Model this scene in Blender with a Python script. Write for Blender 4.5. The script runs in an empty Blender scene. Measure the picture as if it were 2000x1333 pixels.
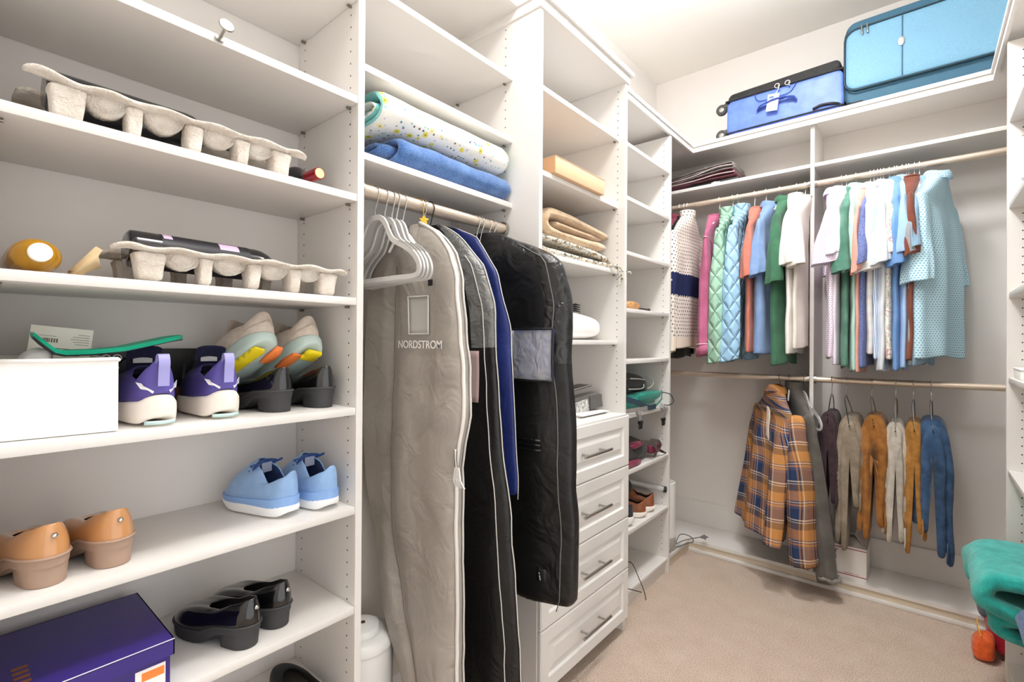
import bpy, bmesh, math, random
UP, UP2 = 24.0, 14.0
LAMP, FAR_FILL, BULB, FAR_FILL2, SIDEL, EXPO = 2.0, 19.0, 11.0, 1.0, 12.0, 0.42
from math import sin, cos, pi, sqrt, radians
from mathutils import Vector, Matrix, noise
random.seed(7)
SC = bpy.context.scene
COL = SC.collection

# ------------------------------------------------------------------ mesh builder
class MB:
    def __init__(s):
        s.v = []; s.f = []; s.m = []; s.uv = []
    def add(s, vs, fs, mi=0, uvs=None):
        b = len(s.v); s.v += [Vector(p) for p in vs]
        for k, f in enumerate(fs):
            s.f.append([b + i for i in f]); s.m.append(mi)
            s.uv.append([uvs[i] for i in f] if uvs else None)
        return s
    def box(s, lo, hi, mi=0, c=0.0):
        x0, y0, z0 = lo; x1, y1, z1 = hi
        if c <= 0:
            vs = [(x0,y0,z0),(x1,y0,z0),(x1,y1,z0),(x0,y1,z0),(x0,y0,z1),(x1,y0,z1),(x1,y1,z1),(x0,y1,z1)]
            return s.add(vs, [(3,2,1,0),(4,5,6,7),(0,1,5,4),(1,2,6,5),(2,3,7,6),(3,0,4,7)], mi)
        bm = bmesh.new(); bmesh.ops.create_cube(bm, size=1)
        for q in bm.verts:
            q.co = Vector(((x0+x1)/2+q.co.x*(x1-x0), (y0+y1)/2+q.co.y*(y1-y0), (z0+z1)/2+q.co.z*(z1-z0)))
        bmesh.ops.bevel(bm, geom=list(bm.edges), offset=c, segments=2, profile=.5, affect='EDGES')
        bm.verts.index_update()
        s.add([q.co.copy() for q in bm.verts], [[q.index for q in f.verts] for f in bm.faces], mi)
        bm.free(); return s
    def loft(s, rings, mi=0, cap0=True, cap1=True, closed=True, loop=False, mif=None):
        n = len(rings[0]); J = len(rings); b = len(s.v); uv = []; vv = 0.0
        for j, r in enumerate(rings):
            r = rings[j] = [Vector(p) for p in r]
            if j: vv += sum((r[i] - rings[j-1][i]).length for i in range(0, n, max(1, n//4))) / len(range(0, n, max(1, n//4)))
            row = []; uu = 0.0
            for i in range(n + 1):
                if i: uu += (r[i % n] - r[i-1]).length
                row.append((uu, vv))
            uv.append(row)
        for r in rings: s.v += r
        for j in range(J if loop else J - 1):
            j2 = (j+1) % J
            for i in range(n if closed else n - 1):
                i2 = (i+1) % n
                s.f.append([b+j*n+i, b+j*n+i2, b+j2*n+i2, b+j2*n+i]); s.m.append(mif(i, j) if mif else mi)
                s.uv.append([uv[j][i], uv[j][i+1], uv[j2][i+1], uv[j2][i]])
        if cap0 and not loop: s.f.append([b+i for i in range(n-1, -1, -1)]); s.m.append(mi); s.uv.append(None)
        if cap1 and not loop: s.f.append([b+(J-1)*n+i for i in range(n)]); s.m.append(mi); s.uv.append(None)
        return s
    def tube(s, pts, r, seg=8, mi=0, loop=False, cap=True, flat=1.0):
        pts = [Vector(p) for p in pts]; N = len(pts); rings = []
        up = None
        for i, p in enumerate(pts):
            a = pts[i-1] if (i or loop) else p; b = pts[(i+1) % N] if (i < N-1 or loop) else p
            t = (b - a).normalized()
            if up is None:
                up = Vector((0,0,1)) if abs(t.z) < .9 else Vector((0,1,0))
            x = t.cross(up).normalized(); up = x.cross(t).normalized()
            rr = r[i] if isinstance(r, (list, tuple)) else r
            rings.append([p + (x*cos(2*pi*k/seg) + up*sin(2*pi*k/seg)*flat)*rr for k in range(seg)])
        return s.loft(rings, mi, cap, cap, True, loop)
    def lathe(s, prof, seg=24, mi=0, o=(0,0,0), ax='z', cap0=True, cap1=True):
        o = Vector(o); rings = []
        for r, h in prof:
            ring = []
            for k in range(seg):
                a = 2*pi*k/seg; q = (cos(a)*r, sin(a)*r, h)
                if ax == 'y': q = (q[0], q[2], -q[1])
                if ax == 'x': q = (q[2], q[0], q[1])
                ring.append(o + Vector(q))
            rings.append(ring)
        return s.loft(rings, mi, cap0, cap1)
    def disc(s, c, n, r, seg=6, mi=0):
        n = Vector(n).normalized(); a = n.orthogonal().normalized(); b = n.cross(a); c = Vector(c)
        return s.add([c + (a*cos(2*pi*k/seg)+b*sin(2*pi*k/seg))*r for k in range(seg)], [tuple(range(seg))], mi)
    def xf(s, mat, start=0):
        for i in range(start, len(s.v)): s.v[i] = mat @ s.v[i]
        return s
    def wob(s, amp, freq, seed=0, ax=(1,1,1), start=0):
        for i in range(start, len(s.v)):
            p = s.v[i]; q = noise.noise_vector(p*freq + Vector((seed*7.3, seed*3.1, seed*1.7)))
            s.v[i] = p + Vector((q.x*ax[0], q.y*ax[1], q.z*ax[2]))*amp
        return s

def wpos(o):
    p = Vector((0,0,0))
    while o is not None:
        p += o.location; o = o.parent
    return p

def obj(name, mb, mats, parent=None, world=True, smooth=38, sub=0, solid=0, disp=None, bev=0):
    """link a builder's mesh as one object; world=True: its points are world points"""
    if not isinstance(mats, (list, tuple)): mats = [mats]
    off = wpos(parent) if (parent is not None and world) else Vector((0,0,0))
    me = bpy.data.meshes.new(name)
    me.from_pydata([p - off for p in mb.v], [], mb.f)
    if any(u for u in mb.uv):
        ul = me.uv_layers.new(name='UVMap'); k = 0
        for f, u in zip(mb.f, mb.uv):
            for i in range(len(f)):
                ul.data[k].uv = u[i] if u else (0, 0); k += 1
    for mt in mats: me.materials.append(mt)
    for p, mi in zip(me.polygons, mb.m): p.material_index = mi
    me.validate()
    bm = bmesh.new(); bm.from_mesh(me); bmesh.ops.recalc_face_normals(bm, faces=bm.faces); bm.to_mesh(me); bm.free()
    if smooth:
        me.polygons.foreach_set('use_smooth', [True]*len(me.polygons))
        if smooth < 180: me.set_sharp_from_angle(angle=radians(smooth))
    o = bpy.data.objects.new(name, me); COL.objects.link(o)
    if parent is not None: o.parent = parent
    if solid:
        md = o.modifiers.new('thick', 'SOLIDIFY'); md.thickness = solid; md.offset = 0
    if sub:
        md = o.modifiers.new('sub', 'SUBSURF'); md.levels = sub; md.render_levels = sub
    return o

def tag(o, label=None, cat=None, group=None, kind=None):
    if label: o['label'] = label
    if cat: o['category'] = cat
    if group: o['group'] = group
    if kind: o['kind'] = kind
    return o

def thing(name, label, cat, loc=(0,0,0), rz=0.0, group=None):
    o = bpy.data.objects.new(name, None); COL.objects.link(o); o.empty_display_size = .05
    o.location = loc; o.rotation_euler = (0, 0, rz)
    return tag(o, label, cat, group)

def copy_tree(o, parent=None):
    c = o.copy(); COL.objects.link(c)
    if parent is not None: c.parent = parent
    for ch in list(o.children): copy_tree(ch, c)
    return c

# ------------------------------------------------------------------ materials
def lin(c):
    if isinstance(c, str):
        c = tuple(int(c[i:i+2], 16)/255 for i in (0, 2, 4))
    return tuple((x/12.92 if x <= .04045 else ((x+.055)/1.055)**2.4) for x in c) + (1.0,)

MATS = {}
class NT:
    def __init__(s, name):
        s.m = bpy.data.materials.new(name); s.m.use_nodes = True
        s.t = s.m.node_tree; s.b = s.t.nodes['Principled BSDF']
    def n(s, typ, **kw):
        nd = s.t.nodes.new(typ)
        for k, v in kw.items():
            if k in ('noise_dimensions','operation','feature','blend_type','data_type','wave_type','bands_direction','distance','voronoi_dimensions'): setattr(nd, k, v)
            else: nd.inputs[k].default_value = v
        return nd
    def l(s, a, b): s.t.links.new(a, b)
    def ramp(s, src, stops, const=False):
        r = s.t.nodes.new('ShaderNodeValToRGB'); e = r.color_ramp.elements
        if const: r.color_ramp.interpolation = 'CONSTANT'
        e[0].position, e[0].color = stops[0]
        e[1].position, e[1].color = stops[1]
        for p, c in stops[2:]:
            q = e.new(p); q.color = c
        s.l(src, r.inputs['Fac']); return r.outputs['Color']
    def math(s, op, a, b=None, c=None):
        nd = s.t.nodes.new('ShaderNodeMath'); nd.operation = op
        for i, x in enumerate((a, b, c)):
            if x is None: continue
            if isinstance(x, (int, float)): nd.inputs[i].default_value = x
            else: s.l(x, nd.inputs[i])
        return nd.outputs[0]
    def mix(s, fac, a, b):
        nd = s.t.nodes.new('ShaderNodeMix'); nd.data_type = 'RGBA'
        for i, x in ((0, fac), (6, a), (7, b)):
            if isinstance(x, (int, float, tuple)): nd.inputs[i].default_value = x
            else: s.l(x, nd.inputs[i])
        return nd.outputs[2]
    def co(s, kind='Object'):
        return s.t.nodes.new('ShaderNodeTexCoord').outputs[kind]
    def sep(s, v):
        nd = s.t.nodes.new('ShaderNodeSeparateXYZ'); s.l(v, nd.inputs[0]); return nd.outputs
    def bump(s, h, strength=.3, dist=.002):
        nd = s.n('ShaderNodeBump', Strength=strength, Distance=dist); s.l(h, nd.inputs['Height'])
        s.l(nd.outputs[0], s.b.inputs['Normal'])

def mat(name, col, rough=.5, metal=0, coat=0, sheen=0, trans=0, ior=1.45, alpha=1, spec=.5, emis=None):
    if name in MATS: return MATS[name]
    k = NT(name); b = k.b
    b.inputs['Base Color'].default_value = lin(col); b.inputs['Roughness'].default_value = rough
    b.inputs['Metallic'].default_value = metal; b.inputs['Coat Weight'].default_value = coat
    b.inputs['Sheen Weight'].default_value = sheen; b.inputs['Transmission Weight'].default_value = trans
    b.inputs['IOR'].default_value = ior; b.inputs['Alpha'].default_value = alpha
    b.inputs['Specular IOR Level'].default_value = spec
    MATS[name] = k.m; return k.m

def cloth(name, col, col2=None, scale=60, rough=.85, bump=.35, weave=500, sheen=.15, dist=.0015, spec=.2):
    """woven fabric: mottled colour, fine weave bump"""
    if name in MATS: return MATS[name]
    k = NT(name); b = k.b; o = k.co()
    n1 = k.n('ShaderNodeTexNoise', Scale=scale, Detail=3.0); k.l(o, n1.inputs['Vector'])
    c1 = lin(col); c2 = lin(col2) if col2 else tuple(x*.82 for x in c1[:3]) + (1,)
    k.l(k.ramp(n1.outputs['Fac'], [(.35, c2), (.65, c1)]), b.inputs['Base Color'])
    b.inputs['Roughness'].default_value = rough; b.inputs['Sheen Weight'].default_value = sheen
    b.inputs['Specular IOR Level'].default_value = spec
    n2 = k.n('ShaderNodeTexNoise', Scale=weave, Detail=2.0); k.l(o, n2.inputs['Vector'])
    n3 = k.n('ShaderNodeTexNoise', Scale=22.0, Detail=2.0); k.l(o, n3.inputs['Vector'])
    k.bump(k.math('ADD', k.math('MULTIPLY', n2.outputs['Fac'], .35), n3.outputs['Fac']), bump, dist*3)
    MATS[name] = k.m; return k.m

def pile(name, col, col2, scale=220, big=18, bump=.8):
    """plush or terry cloth"""
    if name in MATS: return MATS[name]
    k = NT(name); b = k.b; o = k.co()
    n1 = k.n('ShaderNodeTexNoise', Scale=scale, Detail=4.0, Roughness=.7); k.l(o, n1.inputs['Vector'])
    n2 = k.n('ShaderNodeTexNoise', Scale=big, Detail=2.0); k.l(o, n2.inputs['Vector'])
    f = k.math('ADD', k.math('MULTIPLY', n1.outputs['Fac'], .6), k.math('MULTIPLY', n2.outputs['Fac'], .4))
    k.l(k.ramp(f, [(.4, lin(col2)), (.6, lin(col))]), b.inputs['Base Color'])
    b.inputs['Roughness'].default_value = .95; b.inputs['Sheen Weight'].default_value = .4
    b.inputs['Specular IOR Level'].default_value = .1
    k.bump(f, bump, .006)
    MATS[name] = k.m; return k.m

def wall_mat(name, col, rough=.9, sc=350, st=.06):
    k = NT(name); b = k.b
    b.inputs['Base Color'].default_value = lin(col); b.inputs['Roughness'].default_value = rough
    b.inputs['Specular IOR Level'].default_value = .25
    n1 = k.n('ShaderNodeTexNoise', Scale=sc, Detail=2.0); k.l(k.co(), n1.inputs['Vector'])
    k.bump(n1.outputs['Fac'], st, .002); MATS[name] = k.m; return k.m

WHITE = mat('white_melamine', 'dfdcd8', .38, spec=.4)
HOLE = mat('dark_pin_hole', '2a2622', .8)
STEEL = mat('brushed_steel', 'b9b6b0', .28, 1)
CHROME = mat('bright_chrome', 'd8d8d8', .12, 1)
NICKEL = mat('satin_nickel_rod', 'd9c9b8', .34, .55)
WALL = wall_mat('warm_grey_wall_paint', 'e2deda')
CEIL = wall_mat('ceiling_paint', 'e9e6e0')
PLASTER = wall_mat('white_plaster', 'f4f3f0')
BLACK = mat('black_plastic', '1a1a1b', .45)
PIN = mat('steel_pin', '8d857a', .35, .8)
WPLAS = mat('white_plastic', 'ecebe8', .35)
GPLAS = mat('grey_plastic', 'b4b2ae', .4)

def carpet_mat():
    k = NT('beige_loop_carpet'); b = k.b; o = k.co()
    n1 = k.n('ShaderNodeTexNoise', Scale=260.0, Detail=3.0, Roughness=.7); k.l(o, n1.inputs['Vector'])
    n2 = k.n('ShaderNodeTexNoise', Scale=9.0, Detail=3.0); k.l(o, n2.inputs['Vector'])
    v = k.n('ShaderNodeTexVoronoi', Scale=210.0); k.l(o, v.inputs['Vector'])
    f = k.math('ADD', k.math('MULTIPLY', n1.outputs['Fac'], .92), k.math('MULTIPLY', n2.outputs['Fac'], .08))
    k.l(k.ramp(f, [(.36, lin('a4866c')), (.5, lin('d8bfa9')), (.63, lin('f0e0d2'))]), b.inputs['Base Color'])
    b.inputs['Roughness'].default_value = 1; b.inputs['Specular IOR Level'].default_value = .05
    b.inputs['Sheen Weight'].default_value = .3
    k.bump(k.math('ADD', n1.outputs['Fac'], v.outputs['Distance']), .9, .006)
    return k.m

# ------------------------------------------------------------------ room
XW, XR, YF, YW, ZC = -1.435, .575, -1.0, 3.278, 3.074
def struct(name, mb, m): return tag(obj(name, mb, m, smooth=0), kind='structure')
struct('floor', MB().box((XW-.1, YF-.1, -.1), (XR+.1, YW+.1, 0)), carpet_mat())
struct('ceiling', MB().box((XW-.1, YF-.1, ZC), (XR+.1, YW+.1, ZC+.1)), CEIL)
struct('wall_left', MB().box((XW-.1, YF-.1, 0), (XW, YW+.1, ZC)), WALL)
struct('wall_back', MB().box((XW, YW, 0), (XR, YW+.1, ZC)), WALL)
struct('wall_right', MB().box((XR, 1.42, 0), (XR+.1, YW+.1, ZC)).box((XR, YF-.1, 0), (XR+.1, -.85, ZC)).box((XR, -.85, 2.35), (XR+.1, 1.42, ZC)), WALL)  # gap left in the wall for the added side fill light
struct('wall_front', MB().box((XW, YF-.1, 0), (XR, YF, ZC)), WALL)
d = MB()
for a, b in (((XR-.018, -.92, 0), (XR, -.85, 2.42)), ((XR-.018, 1.42, 0), (XR, 1.475, 2.42)), ((XR-.018, -.92, 2.35), (XR, 1.475, 2.42))): d.box(a, b)
struct('added_casing_1', d, PLASTER)  # casing round the made-up opening that lets the fill light in
struct('wall_chase', MB().box((XW, 1.0, 2.47), (-1.2, 1.99, ZC)), PLASTER)

# ------------------------------------------------------------------ camera
F, YAW, PIT, ROL, HC = 954.4452, .6976, .0026, .0063, 1.261
R0 = Vector((cos(YAW), sin(YAW), 0)); F0 = Vector((-sin(YAW), cos(YAW), 0)); Z0 = Vector((0,0,1))
F1 = F0*cos(PIT) + Z0*sin(PIT); U1 = Z0*cos(PIT) - F0*sin(PIT)
Rr = R0*cos(ROL) + U1*sin(ROL); Ur = U1*cos(ROL) - R0*sin(ROL)
cam = bpy.data.cameras.new('camera'); co_ = bpy.data.objects.new('camera', cam); COL.objects.link(co_)
cam.sensor_width = 36; cam.lens = F*36/2000; cam.clip_start = .02
co_.matrix_world = Matrix(((Rr.x, Ur.x, -F1.x, 0), (Rr.y, Ur.y, -F1.y, 0), (Rr.z, Ur.z, -F1.z, HC), (0,0,0,1)))
SC.camera = co_

# ------------------------------------------------------------------ light
def area(name, loc, size, power, rot=(0,0,0), col=(1,1,1), shape='DISK', size_y=None):
    l = bpy.data.lights.new(name, 'AREA'); l.shape = shape; l.size = size; l.energy = power; l.color = col
    if size_y: l.size_y = size_y
    o = bpy.data.objects.new(name, l); COL.objects.link(o); o.location = loc; o.rotation_euler = rot; return o
def bulb(name, loc, rad, power, col):
    l = bpy.data.lights.new(name, 'POINT'); l.shadow_soft_size = rad; l.energy = power; l.color = col
    o = bpy.data.objects.new(name, l); COL.objects.link(o); o.location = loc; return o
lf = thing('ceiling_light', 'round white flush ceiling light nearer the added side opening', 'ceiling light', (-.45, .62, ZC))
obj('base', MB().lathe([(.0, 0), (.17, 0), (.17, -.03), (.15, -.035), (.0, -.035)], 32, 0, (-.45, .62, ZC)), WPLAS, lf)
area('ceiling_lamp', (-.45, .62, ZC-.05), .22, LAMP, col=(.985, .99, 1)); bulb('ceiling_glow', (-.45, .62, ZC-.16), .09, BULB, (.985, .99, 1))
lf2 = copy_tree(lf); lf2.location = (-.45, 2.05, ZC); lf2['label'] = 'added round white ceiling fixture for the fill light nearer the end wall'  # second fixture is invented, to carry the far fill lamps
area('far_fill_area', (-.45, 2.05, ZC-.05), .30, FAR_FILL, col=(.985, .99, 1)); bulb('far_fill_bulb', (-.45, 2.05, ZC-.16), .12, FAR_FILL2, (.985, .99, 1))  # fill lamps added to brighten the dim far end
area('side_fill', (XR+.16, .285, 1.18), 2.3, SIDEL, (0, radians(90), 0), (.97, .985, 1), 'RECTANGLE', 2.2)  # added soft fill through the made-up opening, no daylight source known
area('bounce_fill', (-.45, .62, ZC-.34), .30, UP, (radians(180), 0, 0), (.985, .99, 1)); area('far_bounce_fill', (-.45, 1.9, ZC-.34), .30, UP2, (radians(180), 0, 0), (.985, .99, 1))  # upward fill lamps added to bounce off the ceiling, without fixtures
wd = bpy.data.worlds.new('world'); SC.world = wd; wd.use_nodes = True
wd.node_tree.nodes['Background'].inputs[0].default_value = (1, .98, .95, 1)
wd.node_tree.nodes['Background'].inputs[1].default_value = .6
SC.view_settings.view_transform = 'Standard'; SC.view_settings.look = 'None'
SC.view_settings.exposure = EXPO; SC.view_settings.gamma = 1; SC.view_settings.use_curve_mapping = False
SC.cycles.use_denoising = True; SC.cycles.max_bounces = 14; SC.cycles.diffuse_bounces = 9; SC.cycles.transparent_max_bounces = 12
SC.cycles.caustics_reflective = False; SC.cycles.caustics_refractive = False
SC.cycles.sample_clamp_indirect = 8
# ------------------------------------------------------------------ closet furniture
T = .019
def holes(mb, y, ny, xs, z0, z1, mi=1):
    z = z0
    while z < z1:
        for x in xs: mb.disc((x, y + ny*.0004, z), (0, ny, 0), .0026, 6, mi)
        z += .032
def pins(root, y, ny, xs, zs):
    for z in zs:
        for x in xs:
            obj('shelf_pin', MB().tube([(x, y, z-.004), (x, y+ny*.011, z-.004)], .0035, 8), PIN, root)
def shelf(root, x0, x1, y0, y1, ztop, name='shelf', th=T):
    return obj(name, MB().box((x0, y0, ztop-th), (x1, y1, ztop), 0, .0012), WHITE, root)
XB = XW + .0015
# left shelving unit
SZ = [2.164, 1.8957, 1.6418, 1.3734, 1.0894, .8331, .5761, .316]
SU = thing('shelving_unit', 'tall white open shelving unit holding shoes and bottle trays', 'shelves', (-1.276, .387, 0))
p = MB().box((XB, .046, 0), (-1.117, .065, 2.44), 0, .0012); holes(p, .065, 1, (-1.154, -1.398), .12, 2.4); obj('side_panel', p, [WHITE, HOLE], SU, smooth=0)
p = MB().box((XB, .709, 0), (-1.117, .728, 2.44), 0, .0012); holes(p, .709, -1, (-1.154, -1.398), .104, 2.4); holes(p, .728, 1, (-1.154, -1.398), 1.5, 2.4); obj('side_panel', p, [WHITE, HOLE], SU, smooth=0)
for z in SZ: shelf(SU, XB, -1.119, .0655, .7085, z)
shelf(SU, XB, -1.117, .0655, .7085, .08, 'bottom_shelf')
obj('toe_kick', MB().box((-1.15, .0655, 0), (-1.135, .7085, .0605)), WHITE, SU)
pins(SU, .709, -1, (-1.154, -1.398), [z-T for z in SZ]); pins(SU, .065, 1, (-1.154, -1.398), [z-T for z in SZ[1:6]])
# hanging section between the two towers
HS = thing('hanging_section', 'white closet section with shelves over a rod of garment bags', 'closet section', (-1.276, 1.03, 0))
for z in (2.2125, 1.990, 1.7575): shelf(HS, XB, -1.119, .7285, 1.331, z)
def rod(root, a, b, r, name='rod'):
    o = obj(name, MB().tube([a, b], r, 20), NICKEL, root)
    d = (Vector(b)-Vector(a)).normalized()
    for q, s in ((Vector(a), 1), (Vector(b), -1)):
        obj('rod_flange', MB().tube([q, q+d*s*.012], r+.006, 20), STEEL, o)
rod(HS, (-1.155, .7285, 1.669), (-1.155, 1.331, 1.669), .0175)
pins(HS, 1.331, -1, (-1.154, -1.398), [2.2125-T, 1.99-T, 1.7575-T])
obj('back_panel', MB().box((XB, .7285, .08), (XW+.012, 1.331, 1.55), 0, .001), mat('beige_panel', 'd9d2c8', .6), HS)
# drawer tower
DT = thing('drawer_tower', 'white tower with four drawers below open shelves', 'drawer tower', (-1.217, 1.655, 0))
p = MB().box((XB, 1.3315, 0), (-.999, 1.3505, 2.405), 0, .0012); holes(p, 1.3315, -1, (-1.154, -1.398), 1.46, 2.4); holes(p, 1.3505, 1, (-1.036, -1.398), 1.0, 2.38); obj('side_panel', p, [WHITE, HOLE], DT, smooth=0)
p = MB().box((XB, 1.9595, 0), (-.999, 1.9785, 2.405), 0, .0012); holes(p, 1.9595, -1, (-1.036, -1.398), 1.0, 2.38); obj('side_panel', p, [WHITE, HOLE], DT, smooth=0)
TZ = [2.178, 1.876, 1.585, 1.2725]
for z in TZ: shelf(DT, XB, -1.034, 1.351, 1.959, z)
pins(DT, 1.9595, -1, (-1.05, -1.398), [z-T for z in TZ])
shelf(DT, XB, -.985, 1.351, 1.959, .953, 'counter')
obj('toe_kick', MB().box((-1.06, 1.351, 0), (-1.045, 1.959, .055)), WHITE, DT)
DZ = [.950, .7249, .4992, .2759, .056]
for k in range(4):
    z0, z1, y0, y1, xf = DZ[k+1]+.003, DZ[k]-.0, 1.3335, 1.9765, -.982
    if k == 0: z1 = .945
    m = MB(); loops = []
    for ins, dx in ((0, -.018), (0, -.004), (.004, 0), (.046, 0), (.052, -.008), (.060, -.008), (.082, -.002)):
        loops.append([(xf+dx, y0+ins, z0+ins), (xf+dx, y1-ins, z0+ins), (xf+dx, y1-ins, z1-ins), (xf+dx, y0+ins, z1-ins)])
    m.loft(loops)
    dr = obj('drawer', m, WHITE, DT, smooth=0)
    zc = (z0+z1)/2
    h = MB().tube([(-.948, 1.556, zc), (-.948, 1.758, zc)], .006, 12)
    for yy in (1.593, 1.722): h.tube([(-.984, yy, zc), (-.948, yy, zc)], .0045, 10)
    obj('handle', h, STEEL, dr)
obj('crown', MB().box((XB, 1.318, 2.4405), (-.980, 2.003, 2.459), 0, .001).box((XB, 1.325, 2.405), (-.992, 1.985, 2.4405), 0, .001), WHITE, DT)
# top boards over the nearer sections
shelf(HS, XB, -1.09, .7285, 1.3175, 2.459, 'top_board')
shelf(SU, XB, -1.09, .03, .728, 2.459, 'top_board')
# narrow shelving unit next to the corner
NZ = [2.2102, 1.9566, 1.6972, 1.4256, 1.1802, .9206, .6524, .3652]
NU = thing('narrow_shelving_unit', 'white open shelves holding backpacks and shoes beside the corner', 'shelves', (-1.25, 2.306, 0))
p = MB().box((XB, 2.6137, 0), (-1.062, 2.6327, 2.405), 0, .0012); holes(p, 2.6137, -1, (-1.099, -1.39), .12, 2.38); obj('side_panel', p, [WHITE, HOLE], NU, smooth=0)
for z in NZ: shelf(NU, XB, -1.064, 1.979, 2.6132, z)
pins(NU, 2.6137, -1, (-1.099, -1.39), [z-T for z in NZ])
shelf(NU, XB, -1.066, 1.979, 2.6132, .0792, 'bottom_shelf')
obj('toe_kick', MB().box((-1.095, 1.979, 0), (-1.08, 2.6132, .0602)), WHITE, NU)
# L-shaped top shelf round the corner
CT = thing('corner_top_shelf', 'white L-shaped top shelf carrying the two suitcases', 'shelf', (-.43, 3.12, 2.405))
b = MB(); z0, z1 = 2.4405, 2.459
def lprism(mb, pts, z0, z1, mi=0):
    n = len(pts); mb.add([(x, y, z0) for x, y in pts] + [(x, y, z1) for x, y in pts],
        [tuple(range(n-1, -1, -1)), tuple(range(n, 2*n))] + [(i, (i+1) % n, n+(i+1) % n, n+i) for i in range(n)], mi); return mb
lprism(b, [(XB, 2.0035), (-1.053, 2.0035), (-1.053, 2.947), (.226, 2.947), (.226, 1.5), (.5745, 1.5), (.5745, YW-.001), (XB, YW-.001)], z0, z1)
obj('board', b, WHITE, CT, smooth=0)
m = MB()
for e, za, zb in ((0, 2.411, 2.4405),):
    a = -1.060-e; y = 2.955+e; c = .234+e
    lprism(m, [(a-.012, 2.0035), (a, 2.0035), (a, y), (c, y), (c, 1.5), (c+.012, 1.5), (c+.012, y+.012), (a-.012, y+.012)], za, zb)
obj('moulding', m, WHITE, CT, smooth=0)
# corner and end-wall hanging unit
EU = thing('end_hanging_unit', 'white double-rod hanging unit across the end wall', 'closet section', (-.43, 3.13, 0))
b = MB(); lprism(b, [(XB, 2.633), (-1.080, 2.633), (-1.080, 2.983), (.5745, 2.983), (.5745, YW-.001), (XB, YW-.001)], .05, .068)
obj('base_board', b, WHITE, EU, smooth=0)
m = MB(); lprism(m, [(-1.105, 2.633), (-1.086, 2.633), (-1.086, 2.990), (.5745, 2.990), (.5745, 3.005), (-1.105, 3.005)], 0, .05)
obj('toe_kick', m, mat('toe_kick_shade', 'd3c6b2', .6), EU, smooth=0)  # beige paints in the shade of the recess below the base board
obj('base_moulding', MB().box((-1.084, 2.974, 0), (.5745, 2.990, .020), 0, .003), WHITE, EU)
obj('divider', MB().box((-.453, 2.983, .0685), (-.434, YW-.001, 2.4400), 0, .0012), WHITE, EU, smooth=0)
obj('cleat', MB().box((XB, 3.262, .0685), (.5745, YW-.001, .222), 0, .001), WHITE, EU)
shelf(EU, XB, -.4535, 2.984, YW-.001, 2.213); shelf(EU, -.4335, .5745, 2.984, YW-.001, 2.213)
for z in (2.107, 1.076):
    rod(EU, (-1.43, 2.998, z), (-.4535, 2.998, z), .0155); rod(EU, (-.4335, 2.998, z), (.57, 2.998, z), .0155)
# right shelving unit
RU = thing('right_shelving_unit', 'white shelving unit along the right wall holding a turquoise towel', 'shelves', (.41, 2.05, 0))
p = MB().box((.245, 2.6015, 0), (.5745, 2.6205, 2.405), 0, .0012); holes(p, 2.6015, -1, (.2863, .53), .12, 2.38); obj('side_panel', p, [WHITE, HOLE], RU, smooth=0)
obj('side_panel', MB().box((.245, 1.48, 0), (.5745, 1.499, 2.405), 0, .0012), WHITE, RU, smooth=0)
for z in (2.117, 1.7935, 1.459, 1.1402, .7931, .3127): shelf(RU, .250, .5745, 1.4995, 2.601, z)
shelf(RU, .250, .5745, 1.4995, 2.601, .0792, 'bottom_shelf')
obj('toe_kick', MB().box((.275, 1.4995, 0), (.29, 2.601, .0602)), WHITE, RU)
# ------------------------------------------------------------------ generic soft goods
def spline(pts, n):
    P = [Vector(p).to_3d() if len(p) == 2 else Vector(p) for p in pts]; out = []
    P = [P[0]*2-P[1]] + P + [P[-1]*2-P[-2]]
    S = len(P) - 3
    for k in range(n):
        t = k/(n-1)*S; i = min(int(t), S-1); t -= i
        a, b, c, d = P[i], P[i+1], P[i+2], P[i+3]
        out.append(.5*((2*b)+(c-a)*t+(2*a-5*b+4*c-d)*t*t+(3*b-a-3*c+d)*t**3))
    return out
def lerp_table(tab, x):
    if x <= tab[0][0]: return tab[0][1:]
    for a, b in zip(tab, tab[1:]):
        if x <= b[0]:
            t = (x-a[0])/(b[0]-a[0]); return [p+(q-p)*t for p, q in zip(a[1:], b[1:])]
    return tab[-1][1:]
def smooth_table(tab, x):
    if x <= tab[0][0]: return tab[0][1:]
    for a, b in zip(tab, tab[1:]):
        if x <= b[0]:
            t = (x-a[0])/(b[0]-a[0]); t = t*t*(3-2*t); return [p+(q-p)*t for p, q in zip(a[1:], b[1:])]
    return tab[-1][1:]

def fold(mb, path, th, axis, a0, a1, mi=0, mi2=None, n=14, np_=40, amp=.004, fr=9, seed=0, skew=0, endr=.5, tip=.55):
    """thick cloth folded along a 2-d path and drawn out along one axis"""
    P = spline(path, np_); st = len(mb.v)
    rings = []
    for j in range(n):
        t = j/(n-1); a = a0+(a1-a0)*t
        e = min(t, 1-t)*(n-1); k = 1 if e >= 1 else endr+(1-endr)*e
        L = []; Rr_ = []
        for i, p in enumerate(P):
            d = (P[min(i+1, np_-1)]-P[max(i-1, 0)]); nrm = Vector((-d.y, d.x, 0)).normalized()
            h = th/2*k
            if i in (0, np_-1): h *= tip
            L.append(p+nrm*h); Rr_.append(p-nrm*h)
        ring = L + Rr_[::-1]
        if axis == 'y': rings.append([(q.x, a, q.y+skew*t) for q in ring])
        else: rings.append([(a, q.x, q.y+skew*t) for q in ring])
    f = None
    if mi2 is not None: f = lambda i, j: mi if i < np_ else mi2
    mb.loft(rings, mi, True, True, mif=f)
    if amp: mb.wob(amp, fr, seed, start=st)
    return mb

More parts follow.
